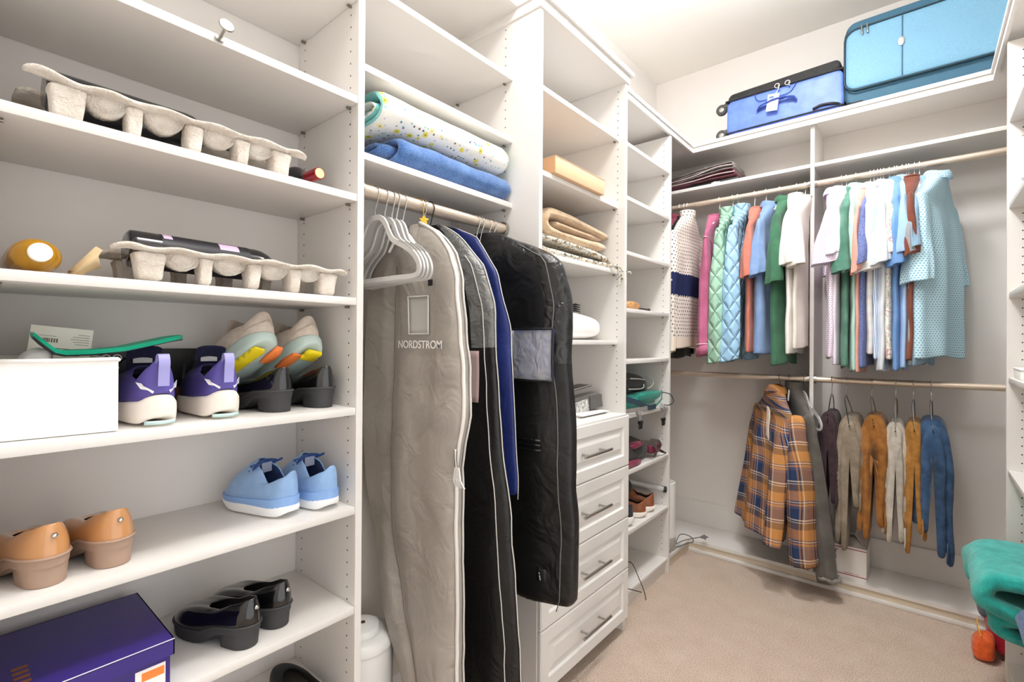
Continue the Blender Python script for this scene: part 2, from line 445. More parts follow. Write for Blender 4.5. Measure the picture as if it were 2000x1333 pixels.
def superbox(mb, lo, hi, e=.35, mi=0, nu=28, nv=14):
    """rounded pillow-like box"""
    c = [(a+b)/2 for a, b in zip(lo, hi)]; h = [(b-a)/2 for a, b in zip(lo, hi)]
    def sp(v, p): return math.copysign(abs(v)**p, v)
    rings = []
    for j in range(1, nv):
        ph = -pi/2+pi*j/nv
        rings.append([(c[0]+h[0]*sp(cos(ph), e)*sp(cos(2*pi*i/nu), e), c[1]+h[1]*sp(cos(ph), e)*sp(sin(2*pi*i/nu), e), c[2]+h[2]*sp(sin(ph), e)) for i in range(nu)])
    return mb.loft(rings, mi)

def hook_pts(zr, rr, neck, plane, c, flip=1):
    """wire hook over a rod whose centre is c=(x,y)"""
    pts = [(0, neck), (0, neck+.022), (rr*.55*flip, zr-rr*1.25), (rr*1.0*flip, zr-rr*.25)]
    for k in range(0, 11):
        a = radians(-5+20.5*k); pts.append((rr*cos(a)*flip, zr+rr*sin(a)))
    if plane == 'x': return [(c[0]+p, c[1], z) for p, z in pts]
    return [(c[0], c[1]+p, z) for p, z in pts]

# shoes -----------------------------------------------------------------------
def outline(L, W, n=36, toe=.30, heel=.16, x0=0.0, hw=.80):
    pts = []
    for k in range(n):
        a = 2*pi*k/n; u = (1-cos(a))/2
        w = W/2*(hw+(1-hw)*min(1, max(0, (u-.15)/.5)))
        if u < heel: w *= sqrt(max(0, 1-(1-u/heel)**2))
        if u > 1-toe: w *= sqrt(max(0, 1-((u-1+toe)/toe)**2))
        pts.append((x0+u*L, math.copysign(w, sin(a)) if abs(sin(a)) > 1e-6 else 0, u))
    return pts
def sole_mesh(mb, o, ztop, zbot, flare=.0, inset=.0, mi=0, lev=4, bulge=0.0):
    n = len(o); rings = []
    cx = sum(p[0] for p in o)/n
    for k in range(lev+1):
        t = k/lev; s = 1+flare*(1-t)-inset*(1-t)+bulge*sin(pi*t)
        rings.append([(cx+(p[0]-cx)*s, p[1]*s, zbot(p[2])+(ztop(p[2])-zbot(p[2]))*t) for p in o])
    return mb.loft(rings, mi)
def upper_mesh(mb, o, ztop, oc, hc, ctrl, lev=9, mi=0, seed=0, out=.004):
    """shell from the sole outline o up to the collar outline oc"""
    n = len(o); rings = []
    for k in range(lev+1):
        t = k/lev; ring = []
        for i in range(n):
            B = Vector((o[i][0], o[i][1], ztop(o[i][2]))); c = Vector((oc[i][0], oc[i][1], hc(oc[i][2])))
            P = Vector((B.x+(c.x-B.x)*.06, B.y*1.02, ctrl(o[i][2])))
            ring.append(B*(1-t)**2+P*2*t*(1-t)+c*t*t)
        rings.append(ring)
    return mb.loft(rings, mi, False, False)

def F_(tab): return lambda u: smooth_table(tab, u)[0]

def clog(label, loc, rz, um, sm, lining, L=.25, W=.088, studm=None, group=None, opening=(.10, .42)):
    r = thing('clog', label, 'shoe', loc, rz, group)
    o = outline(L, W, 40, .34, .2, 0, .78)
    zt = F_([(0, .050), (.3, .046), (.55, .026), (1, .024)]); zb = lambda u: 0.0
    m = MB()
    hs = [p for p in outline(L*.36, W*.74, 28, .22, .4, .004, .95)]
    sole_mesh(m, hs, lambda u: .046, lambda u: 0, 0, .10)                # heel block
    zb2 = F_([(0, .034), (.30, .032), (.42, .012), (.55, 0), (.85, 0), (1, .010)])
    sole_mesh(m, o, zt, zb2, 0, .02)
    obj('sole', m, sm, r, world=False)
    oc = outline(L*.52, W*.56, 40, .5, .35, .008, .9)
    hc = F_([(0, .108), (.25, .098), (.6, .080), (1, .072)])
    ct = F_([(0, .085), (.3, .075), (.65, .068), (.85, .075), (1, .062)])
    m = MB(); upper_mesh(m, o, zt, oc, hc, ct)
    up = obj('upper', m, [um, lining], r, world=False, sub=1, smooth=180)
    md = up.modifiers.new('thick', 'SOLIDIFY'); md.thickness = .003; md.offset = -1; md.material_offset = 1
    up.modifiers.move(1, 0)
    m = MB(); ins = [(p[0], p[1]*.9, p[2]) for p in outline(L*.95, W*.86, 30, .34, .2, .006, .8)]
    m.loft([[(p[0], p[1], zt(p[2])+.004) for p in ins], [(p[0], p[1], zt(p[2])+.008) for p in ins]])
    obj('insole', m, lining, r, world=False)
    m = MB().tube([(q[0], q[1], zt(q[2])+.001) for q in o], .003, 6, loop=True); obj('welt', m, sm, r, world=False)
    if studm: obj('stud', MB().lathe([(0, .004), (.0035, .003), (.005, 0), (.0, -.002)][::-1], 14, 0, (0, 0, 0), 'x').xf(Matrix.Translation((.001, .0, .088)) @ Matrix.Rotation(pi, 4, 'Z')), studm, r, world=False)
    return r

def sneaker(label, loc, rz, um, sm, lining, L=.26, W=.092, zsole=.045, hb=.10, tongue=.14, group=None, um2=None, lace=None, tilt=None, collar=None, heel_up=.0, tabm=None):
    r = thing('sneaker', label, 'shoe', loc, rz, group)
    if tilt is not None: r.rotation_euler = tilt
    o = outline(L, W, 40, .36, .22, 0, .84)
    zt = F_([(0, zsole+heel_up), (.12, zsole), (.5, zsole*.85), (1, zsole*.75)])
    zb = F_([(0, .012), (.10, 0), (.75, 0), (1, .022)])
    m = MB(); sole_mesh(m, o, zt, zb, 0, .03, lev=6, bulge=.035); obj('sole', m, sm, r, world=False, sub=1, smooth=180)
    oi = [(p[0]*.985+.002, p[1]*.93, p[2]) for p in o]
    oc = outline(L*.46, W*.62, 40, .45, .4, .006, .9)
    hc = F_([(0, hb), (.3, hb-.022), (.7, hb-.012), (1, hb+.012)]) if collar is None else collar
    ct = F_([(0, hb*.85), (.3, hb*.75), (.65, zsole+.045), (.85, zsole+.05), (1, zsole+.035)])
    m = MB(); upper_mesh(m, oi, lambda u: zt(u)-.004, oc, hc, ct)
    up = obj('upper', m, [um, lining], r, world=False, sub=1, smooth=180)
    md = up.modifiers.new('thick', 'SOLIDIFY'); md.thickness = .005; md.offset = -1; md.material_offset = 1
    up.modifiers.move(1, 0)
    m = MB(); ins = outline(L*.94, W*.8, 30, .34, .2, .008, .84)
    m.loft([[(p[0], p[1], zsole-.004) for p in ins], [(p[0], p[1], zsole+.004) for p in ins]])
    obj('insole', m, lining, r, world=False)
    if tongue:
        m = MB(); rings = []
        for k in range(8):
            t = k/7; x = L*(.62-.20*t); z = zsole+.045+(tongue-zsole-.045)*t; w = W*(.26+.12*t) * (1 if k < 7 else .8)
            rings.append([(x+.006*cos(2*pi*i/16)-.012*(sin(2*pi*i/16)**2), w*sin(2*pi*i/16), z+.004*cos(2*pi*i/16)) for i in range(16)])
        m.loft(rings); obj('tongue', m, um2 or lining, r, world=False, sub=1, smooth=180)
    if lace:
        m = MB()
        for k in range(4):
            t = k/3; x = L*(.70-.18*t); z = zsole+.052+(hb-zsole-.035)*t; w = W*.27
            m.tube([(x+.01, -w, z-.012), (x, -w*.4, z+.003), (x-.005, w*.4, z+.003), (x-.015, w, z-.012)], .0028, 6)
        for s in (-1, 1): m.tube([(L*.5, s*.004, hb+.008), (L*.5+.012, s*.025, hb+.014), (L*.5+.02, s*.040, hb-.004), (L*.52, s*.048, hb-.035)], .0026, 6)
        obj('laces', m, lace, r, world=False)
    return r

# garments --------------------------------------------------------------------
def garment(name, label, cat, x, y, zt, rz, L, slen, mats, W=.43, th=.030, collar='crew', bx=(.028, .052), group=None, sub=1, seed=0, out=.05, hemw=1.0, fa=.25, sl_mats=None, cuff=None, shx=0.0, lean=0.0, by=.034, bodyL=None, front=1.0, sleeves=(-1, 1), slean=None):
    slean = lean if slean is None else slean
    """shirt or jacket on a hanger: local y runs along the shoulders, -y is the side nearer the walkway"""
    bL = bodyL or L
    zb = zt - max(L, .07+slen)
    r = thing(name, label, cat, (x, y, zb), rz, group)
    top = zt - zb; rng = random.Random(seed); p1, p2 = rng.random()*6, rng.random()*6
    tab = [(0, .050, .036), (.012, .062, .038), (.045, .105, .034), (.085, .155, .028), (.125, W/2-.014, .020), (.16, W/2, .021), (.24, W/2*.97, th*.9), (.4, W/2*.96, th), (bL, W/2*hemw, th*1.05)]
    rings = []; NZ_ = 22; NP = 40
    for k in range(NZ_+1):
        t = k/NZ_; d = (t**1.35)*bL; a, b = lerp_table(tab, d); ring = []
        f = fa*min(1, d/.35)
        for i in range(NP):
            ph = 2*pi*i/NP; c, s = cos(ph), sin(ph)
            yy = a*math.copysign(abs(c)**.85, c); xx = b*math.copysign(abs(s)**.8, s)*front
            xx += b*f*(sin(yy*26+p1+d*2)+.5*sin(yy*57+p2))*1.1
            xx += lean*d
            z = top-d+(0 if t < 1 else .008*sin(yy*18+p1))
            ring.append((xx, yy, z))
        rings.append(ring)
    m = MB().loft(rings, 0, False, False).wob(.006, 9, seed+1)
    bo = obj('body', m, mats, r, world=False, solid=.003, sub=sub, smooth=180)
    for sd in sleeves:
        m = MB(); rings = []; K = 12 if slen > .35 else 8
        y0 = sd*(W/2-.045)
        for k in range(K+1):
            t = k/K; d = t*(slen-.045); ou = out if sd < 0 else out*.3
            yy = y0+sd*(ou*(1-(1-t)**2)+.02*t); z = top-.115-d
            wx = bx[0]*.55+(bx[1]-bx[0]*.55)*min(1, t*(1.15 if slen < .5 else 2.2))**.8; wy = by*(1.35-.35*t)
            ring = []
            for i in range(24):
                ph = 2*pi*i/24; c, s = cos(ph), sin(ph)
                px = wx*s+slean*(.07+d)+shx*t+.007*sin(5*ph+p2)*t; py = yy+wy*c+.006*sin(3*ph+p1+6*t)
                ring.append((px, py, z+.35*wy*c*sd*(1-t)+(.012*s if k == K else 0)))
            rings.append(ring)
        m.loft(rings, 0, True, False).wob(.007, 11, seed+3+sd)
        so = obj('sleeve', m, sl_mats or mats, r, world=False, solid=.003, sub=sub, smooth=180)
        if cuff:
            e = rings[-1]
            obj('cuff', MB().loft([[(q[0]*1.0, q[1], q[2]-.002) for q in e], [(q[0], q[1], q[2]+cuff[1]) for q in e]], 0, False, False).wob(.007, 11, seed+3+sd), cuff[0], so, world=False, solid=.008, smooth=180)
    if collar == 'polo':
        m = MB(); rr = [(.040, .034, .016), (.048, .042, .020), (.060, .052, .002), (.068, .056, -.022)]
        m.loft([[(b*sin(2*pi*i/24), a*cos(2*pi*i/24), top+z+.006*sin(4*pi*i/24)) for i in range(24)] for a, b, z in rr], 0, False, False)
        obj('collar', m, mats, r, world=False, solid=.003, sub=1, smooth=180)
    elif collar == 'crew':
        m = MB().tube([(.036*sin(2*pi*i/24), .052*cos(2*pi*i/24), top+.001) for i in range(24)], .006, 6, loop=True)
        obj('neckband', m, mats, r, world=False, smooth=180)
    elif collar == 'stand':
        m = MB(); m.loft([[(b*sin(2*pi*i/24), a*cos(2*pi*i/24), top+z) for i in range(24)] for a, b, z in ((.058, .042, -.012), (.054, .042, .015), (.052, .044, .034))], 0, False, False)
        obj('collar', m, mats, r, world=False, solid=.006, sub=1, smooth=180)
    return r

def hanger(label, x, y, zr, neck, rz=0, plane='y', m=None, hookm=None, W=.38, group=None, rr=.0185, drop=.075, bar=True):
    """clothes hanger whose shoulders lie in the plane 'y' (rod along x) or 'x' (rod along y)"""
    r = thing('clothes_hanger', label, 'hanger', (x, y, neck), 0, group)
    obj('hook', MB().tube(hook_pts(zr, rr, neck-.012, plane, (x, y), 1), .0019, 7), hookm or CHROME, r)
    pts = [(-W/2, -drop), (-W*.3, -drop*.62), (-W*.1, -drop*.16), (0, 0), (W*.1, -drop*.16), (W*.3, -drop*.62), (W/2, -drop)]
    P = [(x, y+p, neck+q-.008) if plane == 'y' else (x+p, y, neck+q-.008) for p, q in pts]
    if bar: obj('shoulder_bar', MB().tube(P, .0042, 8), m or WPLAS, r)
    return r
# ------------------------------------------------------------------ things on the left shelving unit
PULP = NT('moulded_pulp'); _o = PULP.co(); _n = PULP.n('ShaderNodeTexNoise', Scale=150.0, Detail=3.0, Roughness=.65); PULP.l(_o, _n.inputs['Vector'])
_n2 = PULP.n('ShaderNodeTexNoise', Scale=25.0, Detail=2.0); PULP.l(_o, _n2.inputs['Vector'])
PULP.l(PULP.ramp(_n2.outputs['Fac'], [(.3, lin('cbbfb2')), (.7, lin('e4ddd3'))]), PULP.b.inputs['Base Color']); PULP.b.inputs['Roughness'].default_value = .95
PULP.bump(_n.outputs['Fac'], .8, .008); PULP = PULP.m
GLASSD = mat('dark_bottle_glass', '17171c', .06, coat=.6)

def tray(label, y0, y1, z, h, x0, x1, legs, seed, lift=0.0):
    r = thing('bottle_tray', label, 'tray', ((x0+x1)/2, (y0+y1)/2, z))
    n = 40
    def top(y):
        t = (y-y0)/(y1-y0); return z+h+.003*sin(t*34)+lift*max(0, (.16-t)/.16)**1.3
    for q0, q1 in ((x0, -1.252), (-1.163, x1)):
      m = MB(); rings = []
      for k in range(n+1):
        t = k/n; y = y0+(y1-y0)*t; e = min(1, min(t, 1-t)*14)**.5; zt_ = top(y)-(1-e)*.006
        xa = q0+(1-e)*.012; xb = q1-(1-e)*.012
        rings.append([(xb, y, zt_-.010), (xb+.006, y, zt_-.008), (xb+.006, y, zt_-.002), (xb, y, zt_), (xb-.012, y, zt_-.004), (xa+.012, y, zt_-.004), (xa, y, zt_), (xa-.006, y, zt_-.002), (xa-.006, y, zt_-.008), (xa, y, zt_-.010), (xa+.012, y, zt_-.013), (xb-.012, y, zt_-.013)])
      m.loft(rings).wob(.0022, 45, seed)
      obj('rim', m, PULP, r, sub=1, smooth=180)
    for ya, yb in legs:
        for xa, xb in ((x1-.055, x1-.002), (x0+.002, x0+.055)):
            m = MB(); st = 0; rg = []
            for k in range(6):
                t = k/5; g = (1-t)**1.6*.010
                zt_ = z+(top((ya+yb)/2)-.008-z)*t; s = g+.0
                hx, hy = (xb-xa)/2, (yb-ya)/2; cx, cy = (xa+xb)/2, (ya+yb)/2; f = 1-(1-t)*.22+max(0, t-.7)*.5
                rg.append([(cx+hx*f*math.copysign(abs(cos(a))**.35, cos(a)), cy+hy*f*math.copysign(abs(sin(a))**.35, sin(a)), zt_) for a in [2*pi*i/20 for i in range(20)]])
            m.loft(rg); m.wob(.0025, 60, seed+2, start=st)
            for q in m.v: q.z = max(q.z, z+.0006)
            obj('foot', m, PULP, r, sub=1, smooth=180)
    for (a, b), (c, d) in zip(legs, legs[1:]):
        m = MB(); yc = (b+c)/2; rad = min(.034, (c-b)/2+.008); st = 0
        m.loft([[(x, yc+rad*cos(a_), top(yc)-.008+min(h*.72, rad*1.05)*sin(a_)) for a_ in [-pi*i/10 for i in range(11)]] for x in (x1-.045, x1-.03, x1-.012)], 0, False, False, closed=False)
        m.add([(x1-.012, yc+rad*cos(a_), top(yc)-.008+min(h*.72, rad*1.05)*sin(a_)) for a_ in [-pi*i/10 for i in range(11)]], [tuple(range(11))])
        m.wob(.002, 50, seed+5, start=st)
        obj('cradle', m, PULP, r, solid=.003, smooth=180)
    return r
z2, z3 = 1.6418+.001, 1.3734+.001
tray('grey pulp bottle tray with a curled-up end on the upper shelf', .096, .586, z2, .071, -1.35, -1.135, [(.128, .180), (.235, .262), (.332, .364), (.425, .455), (.503, .548)], 1, .012)
tray('grey pulp bottle tray with a torn end on the shelf above the fabric bin', .212, .698, z3, .070, -1.35, -1.135, [(.250, .302), (.358, .384), (.452, .482), (.545, .575), (.620, .668)], 4)
m = MB(); m.loft([[(-1.20+.02*cos(a), .205-.02*k+.004*sin(3*a), z3+.012+.03*(1-k*.6)+(.02-.006*k)*sin(a)) for a in [2*pi*i/10 for i in range(10)]] for k in range(3)]).wob(.004, 40, 9)
tag(obj('pulp_scrap', m, mat('aged_pulp', 'c9b18a', .95), smooth=180), 'torn tan scrap of pulp beside the lower bottle tray', 'scrap')

def bottle(label, base, ax, r_, L, cap, capc, labelc=None, label2=None):
    """wine bottle; ax = unit axis from base to mouth"""
    ax = Vector(ax).normalized(); q = ax.to_track_quat('Z', 'Y').to_matrix().to_4x4(); M_ = Matrix.Translation(base) @ q
    r = thing('wine_bottle', label, 'bottle', base)
    prof = [(0, .004), (r_*.8, 0), (r_*.97, .004), (r_, .012), (r_, L*.60), (r_*.96, L*.635), (r_*.80, L*.675), (r_*.52, L*.715), (r_*.40, L*.75), (.0145, L*.78), (.0142, L*.97)]
    obj('glass', MB().lathe(prof, 28).xf(M_), GLASSD, r, smooth=60)
    obj('capsule', MB().lathe([(.0148, L*.80), (.0150, L*.985), (.0145, L)], 20, 0, cap0=False).lathe([(.0125, L+.0004), (0, L+.0005)], 20, 1, cap0=False, cap1=False).xf(M_), [cap, capc], r, smooth=40)
    if labelc:
        obj('paper_label', MB().lathe([(r_*1.006, L*.13), (r_*1.006, L*.56)], 28, 0, cap0=False, cap1=False).xf(M_), labelc, r, smooth=60)
        if label2:
            for a0, a1, u0, u1, mi in label2:
                m = MB().loft([[Vector((r_*1.012*cos(a0+(a1-a0)*i/8), r_*1.012*sin(a0+(a1-a0)*i/8), L*u)) for i in range(9)] for u in (u0, u1)], 0, False, False, closed=False)
                obj('label_print', m.xf(M_), [mat('pink_print', 'd77fc0', .5), mat('pale_print', 'cdb4cf', .5)][mi], r, smooth=60)
    return r
CAPR = mat('red_capsule', '8f1420', .25, .3, coat=.4); CAPB = mat('black_capsule', '141214', .3); CREAM = mat('cream_disc', 'e9d79a', .5)
bottle('dark wine bottle with black label and pink print lying in the lower tray', (-1.205, .248, 1.4425), (-.03, 1, -.012), .0375, .40, mat('maroon_capsule', '5c1620', .3, coat=.3), CAPB, mat('black_label', '1c1a20', .45), [(.9, 1.9, .40, .52, 0), (2.0, 2.6, .40, .50, 1), (.6, 2.4, .14, .18, 1)])
bottle('dark wine bottle lying in the upper tray', (-1.20, .128, 1.706), (-.02, 1, 0), .037, .36, CAPB, CAPB)
bottle('dark wine bottle with red capsule lying flat beside the upper tray', (-1.425, .612, z2+.0385), (1, .05, 0), .0375, .27, CAPR, CREAM)
hk = thing('pull_knob', 'small round nickel pull knob on the front edge of the top shelf', 'knob', (-1.1165, .383, 1.8865))
obj('stem', MB().lathe([(.009, 0), (.009, .003), (.0035, .005), (.003, .034), (.005, .036)], 18, 0, (-1.1165, .383, 1.8865), 'x').xf(Matrix.Translation((-1.1165, .383, 1.8865)) @ Matrix.Rotation(-.32, 4, 'Y') @ Matrix.Translation((1.1165, -.383, -1.8865))), STEEL, hk)
obj('disc', MB().lathe([(.0, .035), (.013, .036), (.0145, .038), (.013, .041), (0, .042)], 24, 0, (-1.1165, .383, 1.8865), 'x').xf(Matrix.Translation((-1.1165, .383, 1.8865)) @ Matrix.Rotation(-.32, 4, 'Y') @ Matrix.Translation((1.1165, -.383, -1.8865))), STEEL, hk)

# amber bottle lying with its cap towards the room
yb = thing('amber_bottle', 'oval amber oil bottle with white cap lying on its side', 'bottle', (-1.25, .12, z3))
m = MB(); rr = []
for x, a, b in ((-1.38, .022, .020), (-1.375, .031, .028), (-1.35, .0355, .031), (-1.20, .0355, .031), (-1.175, .034, .030), (-1.158, .029, .026), (-1.148, .021, .019), (-1.143, .016, .0155)):
    rr.append([(x, .119+a*cos(2*pi*i/32), z3+.0315+b*sin(2*pi*i/32)) for i in range(32)])
k = NT('amber_oil'); k.b.inputs['Base Color'].default_value = lin('e0a21c'); k.b.inputs['Roughness'].default_value = .06; k.b.inputs['Transmission Weight'].default_value = .55; k.b.inputs['IOR'].default_value = 1.4
obj('body', m.loft(rr), k.m, yb, sub=1, smooth=180)
obj('cap', MB().lathe([(.0145, 0), (.0155, .002), (.0155, .014), (.014, .0155), (.011, .0150), (.0, .0150)], 28, 0, (-1.144, .119, z3+.0325), 'x'), WPLAS, yb)

# white fabric bin and what stands in it
z4 = 1.0894+.001
BINC = cloth('white_canvas', 'f3f1ee', 'efece8', 300, .9, .06, 900, .05)
bn = thing('fabric_bin', 'square white fabric storage bin on the middle shelf', 'bin', (-1.29, .15, z4))
def wallbox(mb, P, z0, z1, th, mi=0):
    """open box from 4 corner points (counter-clockwise)"""
    c = sum((Vector((p[0], p[1])) for p in P), Vector((0, 0)))/4
    inn = [c+(Vector((p[0], p[1]))-c)*(1-th/(Vector((p[0], p[1]))-c).length*1.414) for p in P]
    r = [[(p[0], p[1], z) for p in Q] for Q, z in ((P, z0), (P, z1), (inn, z1), (inn, z0+th))]
    return mb.loft(r, mi, True, True)
BP = [(-1.415, .0695), (-1.166, .0695), (-1.150, .2275), (-1.400, .2275)]
m = wallbox(MB(), BP, z4+.0006, 1.226, .004); obj('walls', m.wob(.0012, 20, 3), BINC, bn, smooth=20)
m = MB()
for zz in (1.2085, 1.122): m.tube([(p[0]*1.0003, p[1], zz) for p in BP], .0012, 6, loop=True)
obj('seam', m, BINC, bn)
m = MB()
for i in range(4):
    a, b = Vector(BP[i]), Vector(BP[(i+1) % 4]); nrm = Vector((b-a).orthogonal()).normalized()
    m.tube([(a.x, a.y, 1.224), ((a.x+b.x)/2, (a.y+b.y)/2, 1.2235), (b.x, b.y, 1.225)], .0038, 8)
obj('hem', m, BINC, bn, smooth=180)
bx_ = thing('leaflet_box', 'white printed carton with barcode standing in the fabric bin', 'box', (-1.31, .16, 1.10))
Mx = Matrix.Translation((-1.315, .162, 1.19)) @ Matrix.Rotation(-.11, 4, 'X') @ Matrix.Rotation(-.12, 4, 'Z')
obj('carton', MB().box((-.018, -.046, -.09), (.018, .046, .095), 0, .001).xf(Mx), mat('carton_white', 'e6e2d6', .6), bx_)
m = MB(); rng = random.Random(2); yy = -.033
while yy < -.004:
    w = rng.choice((.0008, .0016, .0024)); m.box((.0181, yy, .064), (.0185, yy+w, .072)); yy += w+rng.choice((.0008, .0014))
for i, w in enumerate((.017, .025, .028, .024, .020)): m.box((.0181, .041-w, .082-i*.0048), (.0185, .041, .0828-i*.0048))
m.box((.0181, -.034, .076), (.0185, -.008, .0766)); m.box((.0181, -.016, .052), (.0185, .014, .0535)); m.box((.0181, -.012, .046), (.0185, .032, .0466)); m.box((.0181, -.012, .040), (.0185, .030, .0406))
obj('print', m.xf(Mx), mat('grey_ink', '6d6a63', .7), bx_, smooth=0)
m = MB(); superbox(m, (-1.30, .105, 1.17), (-1.21, .150, 1.2455), .8).wob(.008, 30, 5)
tag(obj('tissue', m, mat('white_tissue', 'f3f3f1', .9), smooth=180), 'crumpled white tissue poking out of the fabric bin', 'tissue')
# green insole
isl = thing('shoe_insole', 'bright green foam insole lying across the fabric bin', 'insole', (-1.23, .23, 1.23))
def insole_pts(dz):
    out = []
    tab = [(0, .118, 1.268, .020), (.10, .128, 1.256, .028), (.22, .146, 1.2375, .032), (.30, .160, 1.2335, .033), (.45, .200, 1.235, .033), (.60, .245, 1.240, .035), (.75, .285, 1.2505, .040), (.9, .325, 1.2610, .036), (.97, .342, 1.2640, .024), (1.0, .350, 1.2645, .006)]
    for k in range(41):
        y, z, w = lerp_table(tab, k/40)
        out.append([(-1.222-.0*k+w, y, z+dz+.003), (-1.222+w*.5, y, z+dz), (-1.222, y, z+dz), (-1.222-w*.5, y, z+dz), (-1.222-w, y, z+dz+.004)])
    return out
up, dn = insole_pts(.004), insole_pts(-.004)
m = MB().loft([a+b[::-1] for a, b in zip(up, dn)], 0, mif=lambda i, j: 0 if i < 5 or i == 9 else 1)
obj('foam', m, [cloth('green_foam', '12a884', '0d9c78', 30, .7, .1), mat('charcoal_foam', '4a4a52', .8)], isl, smooth=50)
# black box standing behind the purple sneakers
bb = thing('black_shoe_box', 'black and brown carton standing behind the purple sneakers', 'box', (-1.42, .34, z4))
obj('carton', MB().box((-1.434, .243, z4), (-1.406, .452, z4+.055), 0, .001), mat('brown_card', '6b4a36', .7), bb)
obj('lid', MB().box((-1.4345, .242, z4+.055), (-1.4045, .453, z4+.150), 0, .001), BLACK, bb)
def text(s, size, M_, m, parent, ext=.0002, name='lettering', bold=0.0):
    cu = bpy.data.curves.new('lettering', 'FONT'); cu.body = s; cu.size = size; cu.extrude = ext; cu.offset = bold; cu.align_x = 'CENTER'; cu.align_y = 'CENTER'
    t = bpy.data.objects.new('tmp_text', cu); COL.objects.link(t); bpy.context.view_layer.update()
    me = bpy.data.meshes.new_from_object(t.evaluated_get(bpy.context.evaluated_depsgraph_get())); bpy.data.objects.remove(t)
    me.transform(M_)
    if parent is not None: me.transform(Matrix.Translation(-wpos(parent)))
    me.materials.clear(); me.materials.append(m)
    o = bpy.data.objects.new(name, me); COL.objects.link(o)
    if parent is not None: o.parent = parent
    return o
FX = Matrix(((0, 0, 1, 0), (1, 0, 0, 0), (0, 1, 0, 0), (0, 0, 0, 1)))        # text facing +x, reading along +y
INKW = mat('white_ink', 'e8e6e2', .6)
text('-OO', .024, Matrix.Translation((-1.404, .262, z4+.128)) @ FX, INKW, bb)

# purple sneakers
PUR = NT('purple_knit'); _o = PUR.co(); _s = PUR.sep(_o)
PUR.l(PUR.ramp(_s[0], [(.0, lin('5a4fa0')), (.10, lin('4b4288')), (.16, lin('1e1c46'))]), PUR.b.inputs['Base Color']); PUR.b.inputs['Roughness'].default_value = .6
_n = PUR.n('ShaderNodeTexNoise', Scale=900.0); PUR.l(_o, _n.inputs['Vector']); PUR.bump(_n.outputs['Fac'], .2, .002); PUR = PUR.m
NAVYK = cloth('dark_navy_knit', '1c1c40', '15152f', 200, .8, .3); SOLEW = mat('cream_midsole', 'efe6dc', .55); LAV = mat('lavender_tab', '9a98cf', .5); BLK = cloth('black_lace', '18181c', '101014', 300, .8, .2); TAGG = mat('grey_care_tag', 'b5b3b3', .6)
WHT = mat('white_emblem', 'f0efee', .4); MINT = mat('pale_mint_rubber', 'b8d2cf', .5)
def purple(label, loc, rz):
    s = sneaker(label, loc, rz, PUR, SOLEW, NAVYK, .255, .091, .052, .118, .158, None, NAVYK, BLK, collar=F_([(0, .136), (.10, .120), (.35, .088), (.7, .098), (1, .118)]), heel_up=.016)
    s['group'] = 'purple sneakers'; del s['group']
    m = MB(); P = spline([(-.006, 0, .080), (-.008, 0, .105), (-.011, 0, .128), (-.004, 0, .143), (.006, 0, .138), (.010, 0, .120)], 18); rg = []
    for p in P: rg.append([(p.x-.0018, -.0095, p.y if 0 else p.z), (p.x-.0018, .0095, p.z), (p.x+.0012, .0095, p.z), (p.x+.0012, -.0095, p.z)])
    m.loft(rg); obj('pull_tab', m, LAV, s, world=False, bev=0)
    for sd in (-1, 1):
        m = MB(); pts = [(.0, .0), (.020, .004), (.026, .016), (.019, .014), (.013, .004), (.002, -.004)]
        vs = []
        for p, q in pts:
            yy = sd*(.013+p*.85); xx = .056*(1-sqrt(1-min(.97, abs(yy)/.0385)**2)); vs.append((xx-.0012, yy, .070+q*1.1))
        m.add(vs + [(x+.003, y, z) for x, y, z in vs], [tuple(range(6))]+[tuple(range(11, 5, -1))]+[(i, (i+1) % 6, 6+(i+1) % 6, 6+i) for i in range(6)])
        obj('emblem', m, WHT, s, world=False, smooth=0)
    obj('care_tag', MB().box((.118, -.017, .122), (.1215, .017, .148)).xf(Matrix.Translation((0, 0, 0))), TAGG, s, world=False, smooth=0)
    m = MB().loft([[(-.0005+.012*(abs(y)/.026)**2, y, z) for y in [-.026+.052*i/12 for i in range(13)]] for z in (.004, .0115)], 0, False, False, closed=False)
    obj('rubber_insert', m, MINT, s, world=False, solid=.003)
    return s
purple('purple sneaker with cream sole beside the fabric bin', (-1.150, .297, z4), pi+.04)
purple('purple sneaker with cream sole beside the stacked beige sneakers', (-1.160, .419, z4), pi-.02)

